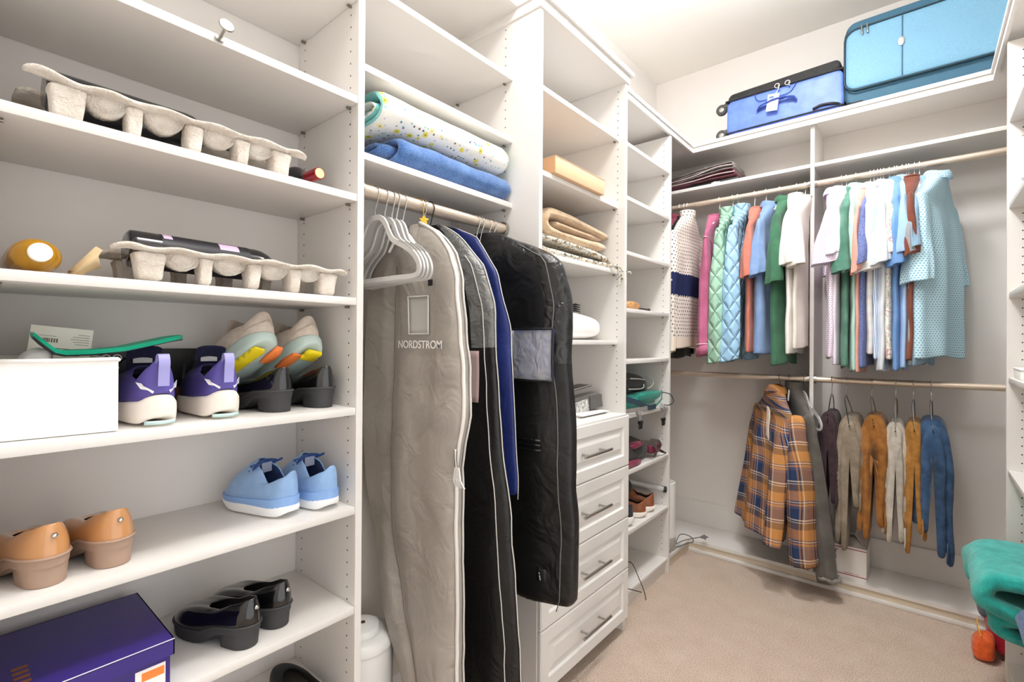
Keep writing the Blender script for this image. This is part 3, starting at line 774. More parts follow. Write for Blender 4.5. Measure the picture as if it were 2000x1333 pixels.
# black clogs and the beige sneakers resting on them
PATB = mat('black_patent', '0d0d0f', .12, coat=.8); RUBB = mat('grey_black_rubber', '3c3c3d', .7); MATB = cloth('black_lining', '1b1b1c', '131313', 100, .9, .2)
STUD = mat('silver_stud', 'd9d5cf', .2, 1)
clog('black patent clog under the beige sneaker with the yellow sole', (-1.165, .553, z4), pi+.14, PATB, RUBB, MATB, .245, .088, None)
clog('black patent clog against the side panel under a beige sneaker', (-1.163, .662, z4), pi+.10, PATB, RUBB, MATB, .24, .086, None)
BEI = cloth('beige_knit', 'dccfc2', 'cfc0b2', 90, .8, .3, 700); BEID = cloth('beige_lining', 'b8a99a', 'a99a8c', 90, .9, .2); AQ = mat('pale_aqua_midsole', 'bccfc8', .65); YEL = mat('yellow_rubber', 'f0d81e', .45); ORA = mat('orange_rubber', 'f08442', .45)
def beige(label, loc, rz, pitch, yaw2, pads):
    s = sneaker(label, loc, 0, BEI, AQ, BEID, .25, .096, .044, .104, .125, None, BEID, None, tilt=Matrix.Rotation(rz, 4, 'Z').to_euler())
    s.rotation_euler = (Matrix.Rotation(rz, 4, 'Z') @ Matrix.Rotation(pitch, 4, 'Y') @ Matrix.Rotation(yaw2, 4, 'X')).to_euler()
    for pts, mt in pads:
        m = MB(); n = len(pts); C_ = Vector((sum(p[0] for p in pts)/n, sum(p[1] for p in pts)/n, 0))
        def zb(x): return .012*(1-min(1, x/.027))**2*1.0 if x < .027 else 0.0
        rg = [[(C_.x+(p[0]-C_.x)*f, C_.y+(p[1]-C_.y)*f, zb(C_.x+(p[0]-C_.x)*f)-d) for p in pts] for f, d in ((1, -.003), (1, .003), (.82, .005))]
        obj('rubber_pad', m.loft(rg), mt, s, world=False, smooth=60)
    m = MB().tube([(.0-.002+.05*(abs(t)**1.6), t*.045, .075-.022*abs(t)) for t in [-1+.1*i for i in range(21)]], .0012, 6); obj('seam', m, BEID, s, world=False)
    return s
def lobes(x0, x1, y0, y1, n):
    a = []; b = []
    for k in range(n*4+1):
        t = k/(n*4); a.append((x0+(x1-x0)*t, y1+.004*abs(sin(pi*n*t)))); b.append((x0+(x1-x0)*t, y0-.004*abs(sin(pi*n*t))))
    return a + b[::-1]
beige('beige sneaker with yellow and orange sole pads resting on the black clogs', (-1.178, .520, z4+.158), pi+.30, .50, .30, [(lobes(.022, .150, .002, .026, 6), YEL), (lobes(.006, .07, -.036, -.020, 1), ORA)])
beige('beige sneaker with orange sole pad leaning on the side panel', (-1.185, .640, z4+.152), pi+.24, .50, .22, [(lobes(.018, .06, -.026, .012, 2), YEL), (lobes(.045, .12, .018, .040, 1), ORA)])

# light blue sneakers
z5 = .8331+.001
SKY = cloth('sky_blue_knit', '8fb2dd', '84a6d2', 40, .55, .1, 600, spec=.4); SKYD = cloth('deep_blue_lining', '2a4a86', '223d70', 60, .9, .2); WSOLE = mat('white_foam_sole', 'eef0f2', .5); SKYB = mat('blue_sole_band', '85aade', .55)
def sky(label, loc, rz):
    s = sneaker(label, loc, rz, SKY, WSOLE, SKYD, .245, .088, .034, .112, .128, None, SKYD, None, collar=F_([(0, .112), (.12, .098), (.45, .078), (.75, .112), (1, .134)]))
    o = outline(.245, .0895, 40, .36, .22, -.0005, .84)
    zt = F_([(0, .052), (.2, .044), (.5, .040), (1, .034)]); zb = F_([(0, .030), (.2, .024), (.5, .026), (1, .022)])
    obj('sole_band', sole_mesh(MB(), o, zt, zb, 0, 0), SKYB, s, world=False)
    m = MB(); 
    for sd in (-1, 1): m.tube([(.10, sd*.020, .118), (.085, sd*.034, .127), (.10, sd*.045, .121), (.112, sd*.03, .113)], .0022, 6)
    m.tube([(.125, .03, .103), (.15, .0, .095), (.16, -.03, .070)], .0014, 6)
    obj('laces', m, SKYD, s, world=False)
    obj('heel_label', MB().box((.098, -.014, .098), (.101, .014, .122)).xf(Matrix.Rotation(.0, 4, 'Y')), mat('grey_print', '8f97ad', .6), s, world=False, smooth=0)
    return s
sky('light blue sneaker with white sole standing away from the side panel', (-1.163, .573, z5), pi+.27)
sky('light blue sneaker with white sole nearest the side panel', (-1.137, .660, z5), pi+.14)

# tan clogs
TAN = mat('tan_patent', 'c08a58', .16, coat=.8); TANS = mat('taupe_rubber', 'a58a78', .6); TANL = mat('tan_lining', '8a5a38', .7)
clog('tan patent clog at the outer end of the shelf', (-1.145, .142, z5), pi+.22, TAN, TANS, TANL, .24, .090, STUD)
clog('tan patent clog nearer the middle of the shelf', (-1.152, .234, z5), pi+.16, TAN, TANS, TANL, .235, .090, STUD)

# purple shoe box and black clogs on the shelf below
z6 = .5761+.001
pb = thing('purple_shoe_box', 'purple shoe box with folded lid and orange sticker', 'box', (-1.25, .19, z6))
PBX = mat('purple_card', '35257a', .32, coat=.15)
obj('carton', MB().box((-1.385, .068, z6), (-1.128, .308, z6+.086), 0, .001), PBX, pb)
m = MB(); lo, hi = (-1.390, .0665, z6+.068), (-1.122, .3135, z6+.0985)
m.box((lo[0], lo[1], hi[2]-.002), hi); m.box((hi[0]-.002, lo[1], lo[2]), hi); m.box((lo[0], hi[1]-.002, lo[2]), hi); m.box((lo[0], lo[1], lo[2]), (lo[0]+.002, hi[1], hi[2]))
obj('lid', m, PBX, pb, smooth=0)
obj('edge_wear', MB().tube([(hi[0]-.0005, lo[1], hi[2]-.0003), (hi[0]-.0005, hi[1], hi[2]-.0003)], .0009, 6), mat('white_card_edge', 'e9e6f2', .6), pb)
st_ = obj('sticker', MB().box((-1.1279, .252, z6+.010), (-1.1274, .300, z6+.058)), mat('sticker_paper', 'f2efec', .6), pb, smooth=0)
obj('price_band', MB().box((-1.1274, .262, z6+.036), (-1.1272, .298, z6+.052)), mat('sticker_orange', 'f0863c', .6), st_, smooth=0)
text('$49.99', .011, Matrix.Translation((-1.1271, .281, z6+.044)) @ FX, mat('dark_ink', '3a2a20', .6), st_, bold=.0003) if 0 else None
FZ = Matrix(((1, 0, 0, 0), (0, 1, 0, 0), (0, 0, 1, 0), (0, 0, 0, 1)))
m = MB()
for i in range(6): m.box((-1.232+i*.018, .096, z6+.0986), (-1.222+i*.018, .117, z6+.0989))
obj('lid_print', m, mat('copper_print', '9a5f38', .45, .3), pb, smooth=0)
clog('black patent clog nearer the purple shoe box', (-1.135, .474, z6), pi+.33, PATB, RUBB, MATB, .25, .088, STUD)
clog('black patent clog set back towards the side panel', (-1.160, .556, z6), pi+.33, PATB, RUBB, MATB, .245, .088, STUD)
# black flats on the lowest shelf
z7 = .316+.001
def flat(label, loc, rz):
    r = thing('ballet_flat', label, 'shoe', loc, rz); L, W = .25, .082
    o = outline(L, W, 40, .42, .22, 0, .80); zt = lambda u: .012; 
    obj('sole', sole_mesh(MB(), o, zt, F_([(0, 0), (.4, .002), (.8, 0), (1, .006)])), RUBB, r, world=False)
    oc = outline(L*.70, W*.80, 40, .42, .25, .006, .84); hc = F_([(0, .058), (.3, .042), (.7, .036), (1, .042)])
    m = MB(); upper_mesh(m, o, zt, oc, hc, F_([(0, .05), (.5, .040), (1, .044)]))
    up = obj('upper', m, [cloth('black_suede', '1b1b1d', '121214', 120, .9, .3), mat('olive_lining', '2e2a22', .8)], r, world=False, sub=1, smooth=180)
    md = up.modifiers.new('thick', 'SOLIDIFY'); md.thickness = .003; md.offset = -1; md.material_offset = 1; up.modifiers.move(1, 0)
    ins = outline(L*.95, W*.86, 30, .4, .2, .006, .8)
    obj('insole', MB().loft([[(p[0], p[1], .013) for p in ins], [(p[0], p[1], .016) for p in ins]]), mat('olive_insole', '3d3930', .7), r, world=False)
    return r
flat('black ballet flat near the side panel on the lowest shelf', (-1.150, .640, z7), pi+.02)
flat('black ballet flat partly cut off at the bottom on the lowest shelf', (-1.130, .530, z7), pi+.10)
# ------------------------------------------------------------------ hanging section
zh = 1.7575+.001
FLORAL = NT('floral_cotton'); _o = FLORAL.co()
_v = FLORAL.n('ShaderNodeTexVoronoi', Scale=27.0); FLORAL.l(_o, _v.inputs['Vector'])
_v2 = FLORAL.n('ShaderNodeTexVoronoi', Scale=75.0); FLORAL.l(_o, _v2.inputs['Vector'])
_sp = FLORAL.sep(_v2.outputs['Color']); _sp1 = FLORAL.sep(_v.outputs['Color'])
dots = FLORAL.math('LESS_THAN', _v2.outputs['Distance'], .27)
dcol = FLORAL.ramp(_sp[0], [(0, lin('eeeeea')), (.42, lin('5f9fa8')), (.6, lin('6a6a78')), (.72, lin('c9b9cf')), (.82, lin('98d6d6'))], True)
base = FLORAL.mix(dots, lin('f3f2ec'), dcol)
fl = FLORAL.math('LESS_THAN', _v.outputs['Distance'], .26)
c2 = FLORAL.mix(fl, base, FLORAL.ramp(_sp1[1], [(0, lin('efe9b0')), (.35, lin('e9dc5f')), (.75, lin('f0efdf'))], True))
ct_ = FLORAL.math('LESS_THAN', _v.outputs['Distance'], .08)
FLORAL.l(FLORAL.mix(ct_, c2, lin('8d8a3a')), FLORAL.b.inputs['Base Color']); FLORAL.b.inputs['Roughness'].default_value = .9
_n = FLORAL.n('ShaderNodeTexNoise', Scale=30.0); FLORAL.l(_o, _n.inputs['Vector']); FLORAL.bump(_n.outputs['Fac'], .4, .004); FLORAL = FLORAL.m
TEALP = pile('turquoise_plush', '8ed6d2', '6fc0bd', 300, 20, .3); BLUEP = pile('blue_plush', '5f86bd', '2f548f', 260, 16, .6)
fb = thing('floral_blanket', 'folded white floral blanket with turquoise lining on the shelf above the garment bags', 'blanket', (-1.27, 1.06, zh+.085))
m = MB(); b0 = zh+.108
fold(m, [(-1.385, b0-.004), (-1.25, b0-.002), (-1.155, b0+.002), (-1.118, b0+.026), (-1.125, b0+.060), (-1.17, b0+.080), (-1.28, b0+.080), (-1.375, b0+.072)], .022, 'y', .782, 1.305, 0, 1, n=26, seed=3, amp=.005, skew=-.004)
obj('quilt', m, [TEALP, FLORAL], fb, smooth=180)
m = MB(); fold(m, [(-1.37, b0+.016), (-1.20, b0+.018), (-1.147, b0+.028), (-1.150, b0+.044), (-1.20, b0+.056), (-1.36, b0+.052)], .016, 'y', .775, 1.30, 1, 0, n=20, seed=5, amp=.004, skew=-.004)
obj('inner_fold', m, [TEALP, FLORAL], fb, smooth=180)
m = MB(); fold(m, [(-1.36, b0+.031), (-1.24, b0+.033), (-1.185, b0+.037), (-1.24, b0+.042), (-1.35, b0+.040)], .007, 'y', .790, 1.30, 0, 1, n=20, seed=5, amp=.003, skew=-.004)
obj('inner_fold', m, [FLORAL, TEALP], fb, smooth=180)
ub = thing('blue_blanket', 'rolled royal blue plush blanket under the floral blanket', 'blanket', (-1.26, 1.07, zh))
m = MB(); P = []
fold(m, [(-1.385, zh+.014), (-1.25, zh+.013), (-1.17, zh+.016), (-1.128, zh+.036), (-1.135, zh+.066), (-1.18, zh+.076), (-1.28, zh+.075), (-1.38, zh+.070)], .022, 'y', .842, 1.326, 0, n=26, seed=8, amp=.004, fr=12, endr=.3)
obj('outer_roll', m, BLUEP, ub, smooth=180)
m = MB(); fold(m, [(-1.34, zh+.036), (-1.2, zh+.036), (-1.160, zh+.045), (-1.19, zh+.056), (-1.33, zh+.054)], .018, 'y', .800, 1.315, 0, n=16, seed=9, amp=.004)
obj('inner_roll', m, BLUEP, ub, smooth=180)

# hangers on the near rod
ZR = 1.669
GREYV = mat('grey_velvet_hanger', 'c3c1be', .6, sheen=.3); GREYD = mat('grey_rubber_grip', '8f8d8a', .7)
FRAME = [(0, 0), (.022, -.002), (.045, -.018), (.066, -.052), (.085, -.072), (.125, -.090), (.160, -.110), (.182, -.132), (.190, -.150), (.186, -.166), (.165, -.173), (.10, -.172), (0, -.172)]
def flat_hanger(label, y, rz, group='empty grey hangers on the near rod', xr=-1.155, zr=ZR, neck=1.601, plane='x', x=None):
    r = thing('clothes_hanger', label, 'hanger', (xr if x is None else x, y, neck), rz, group)
    X, Y = r.location.x, r.location.y
    R = spline(FRAME, 40); full = [Vector((-p.x, 0, p.y)) for p in R[::-1]] + [Vector((p.x, 0, p.y)) for p in R[1:]]
    full = full[:-1]
    rings = []; N = len(full)
    for i, p in enumerate(full):
        t = (full[(i+1) % N]-full[i-1]).normalized(); nn = Vector((-t.z, 0, t.x)); w = .0072 if p.z > -.16 else .0062
        rings.append([p+nn*w*a+Vector((0, .0026*b, 0)) for a, b in ((1, 1), (1, -1), (-1, -1), (-1, 1))])
    m = MB().loft(rings, loop=True)
    if plane == 'y': m.xf(Matrix.Rotation(pi/2, 4, 'Z'))
    obj('frame', m, GREYV, r, world=False, smooth=30)
    for s in (-1, 1):
        g = [Vector((s*p.x, 0, p.y+.0072)) for p in R if .098 < p.x < .168 and p.y > -.125]
        m = MB().tube(g, .003, 6)
        if plane == 'y': m.xf(Matrix.Rotation(pi/2, 4, 'Z'))
        obj('grip_strip', m, GREYD, r, world=False)
    hp = hook_pts(zr-neck, .020, -.002, 'x' if plane == 'x' else 'y', (0, 0), 1)
    obj('hook', MB().tube(hp, .0019, 7), CHROME, r, world=False)
    return r
for k, (y, rz, l) in enumerate(((.7875, .0, 'empty grey flat hanger nearest the shoe shelves'), (.8193, -.10, 'second empty grey flat hanger from the shoe shelves'), (.8436, -.16, 'third empty grey flat hanger from the shoe shelves'), (.8600, -.17, 'empty grey flat hanger next to the grey garment bag'))):
    flat_hanger(l, y, rz)
def bag_hanger(label, y, hm, neck=1.605, W=.13, off=0):
    r = thing('clothes_hanger', label, 'hanger', (-1.155, y, neck))
    obj('hook', MB().tube(hook_pts(ZR, .0205, neck-.012, 'x', (-1.155, y), 1), .0019, 7), hm, r)
    obj('shoulder_bar', MB().tube([(-1.155+p, y+off, neck+q-.012) for p, q in ((-W/2, -.06), (-W*.25, -.025), (0, 0), (W*.25, -.025), (W/2, -.06))], .004, 8), WPLAS, r)
    return r
bag_hanger('white wire hanger hook at the front of the grey garment bag', .8812, CHROME, 1.600)
bag_hanger('white wire hanger hook inside the grey garment bag beside the gold charm', .955, CHROME)
bag_hanger('dark wire hanger hook holding the navy garment bag', .983, mat('dark_wire', '3a332e', .4, .6), 1.600)
bag_hanger('first silver hanger hook of the black garment bag with the window', 1.1854, CHROME, 1.600)
bag_hanger('second silver hanger hook of the black garment bag with the window', 1.2054, CHROME, 1.598)
for y, l in ((1.2413, 'silver wire hanger hook behind the windowed garment bag'), (1.2651, 'silver wire hanger hook next to the rod end')): bag_hanger(l, y, CHROME, 1.596, off=.01)
gc = thing('gold_charm', 'small gold star charm dangling from the rod', 'charm', (-1.132, .9396, 1.62))
GOLD = mat('gold', 'd9a93f', .25, 1)
obj('chain', MB().tube([(-1.155+.0215*cos(a), .9396, ZR+.0215*sin(a)) for a in [radians(160-20*i) for i in range(9)]] + [(-1.133, .9396, 1.645)], .0016, 6).tube([(-1.133, .9396, 1.645), (-1.132, .9396, 1.632)], .0014, 6), GOLD, gc)
m = MB(); st = [((.0125 if i % 2 == 0 else .0062)*cos(pi*i/5+.3), (.0125 if i % 2 == 0 else .0062)*sin(pi*i/5+.3)) for i in range(10)]
m.add([(-1.132+p*.6, .9376+p*.8, 1.622+q) for p, q in st]+[(-1.1295+p*.6, .9416+p*.8, 1.622+q) for p, q in st], [tuple(range(10)), tuple(range(19, 9, -1))]+[(i, (i+1) % 10, 10+(i+1) % 10, 10+i) for i in range(10)])
obj('star', m, GOLD, gc, smooth=0)

# garment bags
def nylon(name, col, col2, rough, spec=.5, bump=.5, sc=6.0):
    if name in MATS: return MATS[name]
    k = NT(name); o = k.co(); b = k.b
    n = k.n('ShaderNodeTexNoise', Scale=sc, Detail=3.0, Distortion=.8); k.l(o, n.inputs['Vector'])
    k.l(k.ramp(n.outputs['Fac'], [(.3, lin(col2)), (.7, lin(col))]), b.inputs['Base Color'])
    b.inputs['Roughness'].default_value = rough; b.inputs['Specular IOR Level'].default_value = spec
    n2 = k.n('ShaderNodeTexNoise', Scale=500.0, Detail=1.0); k.l(o, n2.inputs['Vector'])
    n3 = k.n('ShaderNodeTexNoise', Scale=sc*2.2, Detail=2.0, Distortion=1.2); k.l(o, n3.inputs['Vector'])
    k.bump(k.math('ADD', n3.outputs['Fac'], k.math('MULTIPLY', n2.outputs['Fac'], .06)), bump, .02)
    MATS[name] = k.m; return k.m
GREYN = nylon('grey_nylon', 'a8a299', '989189', .38, .55, .5, 5); BLACKN = nylon('black_nylon', '161616', '101010', .42, .45, .45, 5); BLACKV = nylon('black_vinyl', '1b1b1b', '0e0e0e', .22, .6, .6, 9)
NAVYN = nylon('navy_nylon', '1d2c6b', '16225a', .5, .4, .3); GREYS = nylon('grey_sheen_vinyl', '6f6f6d', '5c5c5b', .28, .6, .6, 10)
SEAM = mat('pale_piping', 'c9c6c1', .6)
def bag(name, label, y0, tab, th, mats, seed, amp=.010, mfun=None, group=None, wave=.006, crease=()):
    """tab rows: z, left x, right x of the outline, top to bottom"""
    z0, z1 = tab[-1][0], tab[0][0]
    r = thing(name, label, 'garment bag', (-1.155, y0, z0), 0, group)
    K = 44; NP = 56; T2 = [(z1-a,)+tuple(q) for a, *q in tab]; rings = []; edge = []; pts = []
    for k in range(K+1):
        t = (k/K)**1.25; d = (z1-z0)*t; a, b = lerp_table(T2, d)[:2]; c, h = (a+b)/2, (b-a)/2; ring = []
        g = min(1, (h/.09))*min(1, .35+d/.15)
        for i in range(NP):
            ph = 2*pi*i/NP; cc, ss = cos(ph), sin(ph)
            x = c+h*math.copysign(abs(cc)**.8, cc); y = y0+th*g*math.copysign(abs(ss)**.55, ss)
            y += wave*sin(x*30+seed+d*1.5)*min(1, d*3)
            ring.append((x, y, z1-d))
        rings.append(ring); pts.append((c, h, z1-d, g))
    for ci, dy in crease:
        for rg in rings[6:]:
            x, y, z = rg[ci]; rg[ci] = (x, y+dy, z)
    m = MB().loft(rings, mif=mfun)
    m.wob(amp, 4.5, seed).wob(amp*.35, 13, seed+1)
    obj('body', m, mats, r, sub=1, smooth=180)
    return r, m, NP, K
def edge_line(m, NP, K, i, off=(0, -.001, 0), k0=0, k1=None):
    return [m.v[k*NP+i]+Vector(off) for k in range(k0, (k1 or K)+1)]
GT = [(1.612, -1.172, -1.135), (1.600, -1.205, -1.105), (1.570, -1.285, -1.042), (1.52, -1.335, -.995), (1.45, -1.362, -.958), (1.30, -1.380, -.940), (1.05, -1.390, -.925), (.92, -1.385, -.948), (.70, -1.360, -.955), (.45, -1.270, -.955), (.30, -1.185, -.952), (.14, -1.15, -.952)]
g, m, NP, K = bag('garment_bag', 'long grey garment bag with zip and white lettering', .925, GT, .034, GREYN, 2, .013, crease=((39, .008), (40, .018), (41, .006)))
ZIP = mat('white_zip_tape', 'dcd8d2', .6)
zl = edge_line(m, NP, K, 55, (.003, -.003, 0)); obj('zip', MB().tube(zl, .0055, 6), ZIP, g, smooth=180)
obj('binding', MB().tube(edge_line(m, NP, K, 1, (.004, 0, 0)), .003, 6), SEAM, g, smooth=180)
obj('seam', MB().tube([q+Vector((0, -.002, 0)) for q in edge_line(m, NP, K, 40, (0, 0, 0), 6)], .0038, 6), mat('grey_seam', '7f7a73', .7), g, smooth=180)
def on_face(m, NP, x, z, y_off=-.003):
    best = min((q for q in m.v if True), key=lambda q: (q.x-x)**2*1.0+(q.z-z)**2+max(0, q.y-.945)*.3)
    return best.y+y_off
def face_patch(m, x0, x1, z0, z1, yref, nx=8, nz=8, off=-.004):
    """a sheet lying on the near face of a bag"""
    near = [q for q in m.v if q.y < yref and x0-.06 < q.x < x1+.06 and z0-.06 < q.z < z1+.06]
    rows = []
    for j in range(nz+1):
        row = []
        for i in range(nx+1):
            x = x0+(x1-x0)*i/nx; z = z0+(z1-z0)*j/nz
            c = sorted(near, key=lambda q: (q.x-x)**2+(q.z-z)**2)[:5]
            w = [1/((q.x-x)**2+(q.z-z)**2+1e-5) for q in c]
            row.append((x, sum(q.y*k for q, k in zip(c, w))/sum(w)+off, z))
        rows.append(row)
    return rows
CLEAR = NT('clear_vinyl'); CLEAR.b.inputs['Base Color'].default_value = lin('e8e8e8'); CLEAR.b.inputs['Roughness'].default_value = .08; CLEAR.b.inputs['Alpha'].default_value = .22; CLEAR.b.inputs['Specular IOR Level'].default_value = .8
_n = CLEAR.n('ShaderNodeTexNoise', Scale=18.0, Distortion=1.5); CLEAR.l(CLEAR.co(), _n.inputs['Vector']); CLEAR.bump(_n.outputs['Fac'], .6, .03); CLEAR = CLEAR.m
idw = obj('card_pocket', MB().loft(face_patch(m, -1.135, -1.062, 1.285, 1.388, .925), 0, False, False, closed=False), mat('hazy_pocket', 'b5b3ad', .2, coat=.5), g, solid=.002, smooth=180)
fr = face_patch(m, -1.137, -1.060, 1.283, 1.390, .925, 8, 8, -.006)
obj('pocket_trim', MB().tube([fr[0][i] for i in range(9)]+[fr[j][8] for j in range(1, 9)]+[fr[8][i] for i in range(7, -1, -1)]+[fr[j][0] for j in range(7, 0, -1)], .0022, 6, loop=True), SEAM, g)
FYN = Matrix(((1, 0, 0, 0), (0, 0, -1, 0), (0, 1, 0, 0), (0, 0, 0, 1)))       # text facing -y
yl = min(q[1] for row in face_patch(m, -1.15, -1.01, 1.235, 1.265, .925) for q in row)
lt = text('NORDSTROM', .031, Matrix.Translation((-1.085, yl-.0015, 1.252)) @ FYN, INKW, g, bold=.0004)
zp = obj('zip_pull', MB().tube([(-.945, .897, .975), (-.935, .888, .955), (-.925, .882, .93)], .004, 6), STEEL, g)
for i in range(4): obj('fringe', MB().tube([(-.928+.004*i, .881, .935), (-.926+.008*i, .874, .905), (-.915+.010*i, .872, .888)], .0028, 6), SEAM, zp)
obj('care_tag', MB().box((-1.045, .884, 1.415), (-1.028, .886, 1.432)), BLACK, g, smooth=0)
# black bag with shiny top, behind the grey one
BT = [(1.640, -1.24, -1.19), (1.620, -1.29, -1.14), (1.575, -1.34, -1.075), (1.49, -1.38, -.99), (1.36, -1.40, -.948), (1.07, -1.41, -.926), (.79, -1.40, -.876), (.33, -1.36, -.840), (.12, -1.30, -.832)]
g, m, NP, K = bag('garment_bag', 'long black garment bag behind the grey bag', 1.045, BT, .030, [BLACKN, GREYS], 5, .009, lambda i, j: 1 if (j < 15 and (i < 2 or i > 47)) else 0)
obj('piping', MB().tube(edge_line(m, NP, K, 51, (.0, -.002, 0), 6), .0016, 6), SEAM, g, smooth=180)
obj('piping', MB().tube(edge_line(m, NP, K, 0, (.002, 0, 0)), .0018, 6), SEAM, g, smooth=180)
p_ = face_patch(m, -1.075, -.985, 1.085, 1.235, 1.045, 8, 8, -.003)
w = obj('window', MB().loft(p_, 0, False, False, closed=False), mat('mauve_fabric', 'a9928e', .7), g, solid=.002, smooth=180)
m2 = MB()
for x, z, s in ((-1.035, 1.115, .008), (-1.045, 1.10, .010), (-1.03, 1.135, .006), (-1.04, 1.095, .008), (-1.028, 1.105, .007)): m2.add([(x+s*cos(a), p_[2][4][1]-.003, z+s*1.3*sin(a)) for a in [2*pi*i/8 for i in range(8)]], [tuple(range(8))])
obj('flower_print', m2, mat('dark_red_print', '9c2b33', .7), w, smooth=0)
# navy bag
VT = [(1.648, -1.255, -1.22), (1.632, -1.30, -1.165), (1.594, -1.36, -1.080), (1.474, -1.39, -.984), (1.30, -1.40, -.934), (1.066, -1.40, -.922), (.86, -1.38, -.905), (.80, -1.36, -.905)]
g, m, NP, K = bag('garment_bag', 'navy blue garment bag squeezed between the two black bags', 1.105, VT, .018, NAVYN, 9, .006)
obj('piping', MB().tube(edge_line(m, NP, K, 0, (.002, 0, 0)), .0016, 6), SEAM, g, smooth=180)
# black bag with window, nearest the drawers
KT = [(1.640, -1.21, -1.12), (1.628, -1.26, -1.085), (1.600, -1.32, -1.02), (1.575, -1.35, -.955), (1.512, -1.37, -.845), (1.37, -1.385, -.806), (1.1, -1.39, -.795), (.83, -1.38, -.788), (.60, -1.37, -.79), (.50, -1.36, -.785), (.455, -1.34, -.80)]
g, m, NP, K = bag('garment_bag', 'black garment bag with clear window showing a suit', 1.235, KT, .045, [BLACKN, BLACKV], 12, .010, lambda i, j: 1 if (i < 3 or i > 48) and j < 20 else 0)
obj('piping', MB().tube(edge_line(m, NP, K, 51, (0, -.002, 0), 4), .0016, 6), mat('grey_piping', '6f6d6a', .6), g, smooth=180)
p_ = face_patch(m, -1.095, -.838, 1.145, 1.302, 1.235, 10, 8, -.004)
w = obj('window', MB().loft([[(x, y-.008, z) for x, y, z in row] for row in p_], 0, False, False, closed=False), CLEAR, g, solid=.001, smooth=180)
for (i0, i1), mt, nm in (((0, 4), cloth('suit_shirt_white', 'dfe3e8', 'c9d0da', 20, .8, .3), 'shirt_panel'), ((4, 10), cloth('suit_blue', '27407f', '1c2f66', 30, .7, .3), 'jacket_panel')):
    obj(nm, MB().loft([[(x, y-.002+.004*sin(i*2.1), z) for i, (x, y, z) in enumerate(row[i0:i1+1])] for row in p_], 0, False, False, closed=False), mt, w, solid=.001, smooth=180)
fr = [[(x, y-.010, z) for x, y, z in row] for row in p_]
obj('window_trim', MB().tube([fr[0][i] for i in range(11)]+[fr[j][10] for j in range(1, 9)]+[fr[8][i] for i in range(9, -1, -1)]+[fr[j][0] for j in range(7, 0, -1)], .004, 6, loop=True), BLACKN, g)
for zz in (.965, .95, .935):
    q_ = face_patch(m, -1.10, -.875, zz, zz+.004, 1.235, 10, 1, -.004); obj('band', MB().tube(q_[0], .003, 6), BLACKV, g, smooth=180)
q_ = face_patch(m, -.895, -.865, .535, .575, 1.235, 3, 3, -.006)
obj('side_label', MB().loft(q_, 0, False, False, closed=False).xf(Matrix.Translation((0, 0, 0))), BLACK, g, solid=.001)
text('- ---', .014, Matrix.Translation((-.880, min(r_[1] for k_ in q_ for r_ in k_)-.003, .555)) @ FYN @ Matrix.Rotation(-1.35, 4, 'Z'), INKW, g, bold=.0008)
# white lidded appliance on the floor
hm = thing('humidifier', 'white lidded round appliance on the carpet under the hanging bags', 'humidifier', (-1.305, .848, 0))
LC = (-1.305, .848, 0)
obj('body', MB().lathe([(.085, .0), (.092, .01), (.096, .20), (.097, .335), (.094, .345)], 40, 0, LC), WPLAS, hm)
obj('rim', MB().lathe([(.094, .345), (.099, .350), (.098, .366), (.088, .378), (.066, .384), (.060, .380)], 40, 0, LC), WPLAS, hm)
obj('lid', MB().lathe([(.058, .380), (.058, .392), (.054, .400), (.030, .408), (.0, .410)], 36, 0, LC), WPLAS, hm)
obj('vent_hole', MB().lathe([(.007, .4095), (.007, .411), (0, .4112)], 14, 0, (LC[0]+.010, LC[1]+.002, 0)), mat('dark_vent', '4a3028', .6), hm)
# ------------------------------------------------------------------ drawer tower contents
zT = [z+.001 for z in TZ]; zc_ = .954
CARD = mat('pale_cardboard', 'd9b692', .75)
cb = thing('cardboard_box', 'long pale cardboard box on the open shelf of the drawer tower', 'box', (-1.09, 1.63, zT[1]))
m = MB().box((-1.17, 1.452, zT[1]), (-1.016, 1.806, zT[1]+.060), 0, .0012); obj('carton', m, CARD, cb)
obj('flap', MB().box((-1.171, 1.451, zT[1]+.0605), (-1.015, 1.807, zT[1]+.063), 0, .0008), CARD, cb)
obj('end_flap', MB().box((-1.168, 1.4495, zT[1]+.002), (-1.018, 1.4517, zT[1]+.058)), mat('darker_card', 'b98f68', .8), cb)
CAM = pile('camel_plush', 'dcc3a4', 'b99873', 300, 25, .6)
bb_ = thing('beige_blanket', 'beige plush blanket folded on top of the knitted throw', 'blanket', (-1.19, 1.75, zT[2]+.065))
b0 = zT[2]+.082
m = MB(); fold(m, [(1.925, b0+.014), (1.80, b0+.013), (1.60, b0+.014), (1.505, b0+.026), (1.485, b0+.058), (1.52, b0+.088), (1.62, b0+.094), (1.80, b0+.080), (1.945, b0+.062)], .036, 'x', -1.36, -1.075, 0, n=18, seed=2, amp=.005, fr=10)
obj('outer_layer', m, CAM, bb_, smooth=180)
m = MB(); fold(m, [(1.90, b0+.046), (1.75, b0+.050), (1.60, b0+.053), (1.555, b0+.056)], .022, 'x', -1.35, -1.085, 0, n=12, seed=4, amp=.005, fr=12)
obj('inner_layer', m, CAM, bb_, smooth=180)
KNIT = NT('speckled_knit'); _o = KNIT.co(); _v = KNIT.n('ShaderNodeTexVoronoi', Scale=115.0); KNIT.l(_o, _v.inputs['Vector']); _s = KNIT.sep(_v.outputs['Color'])
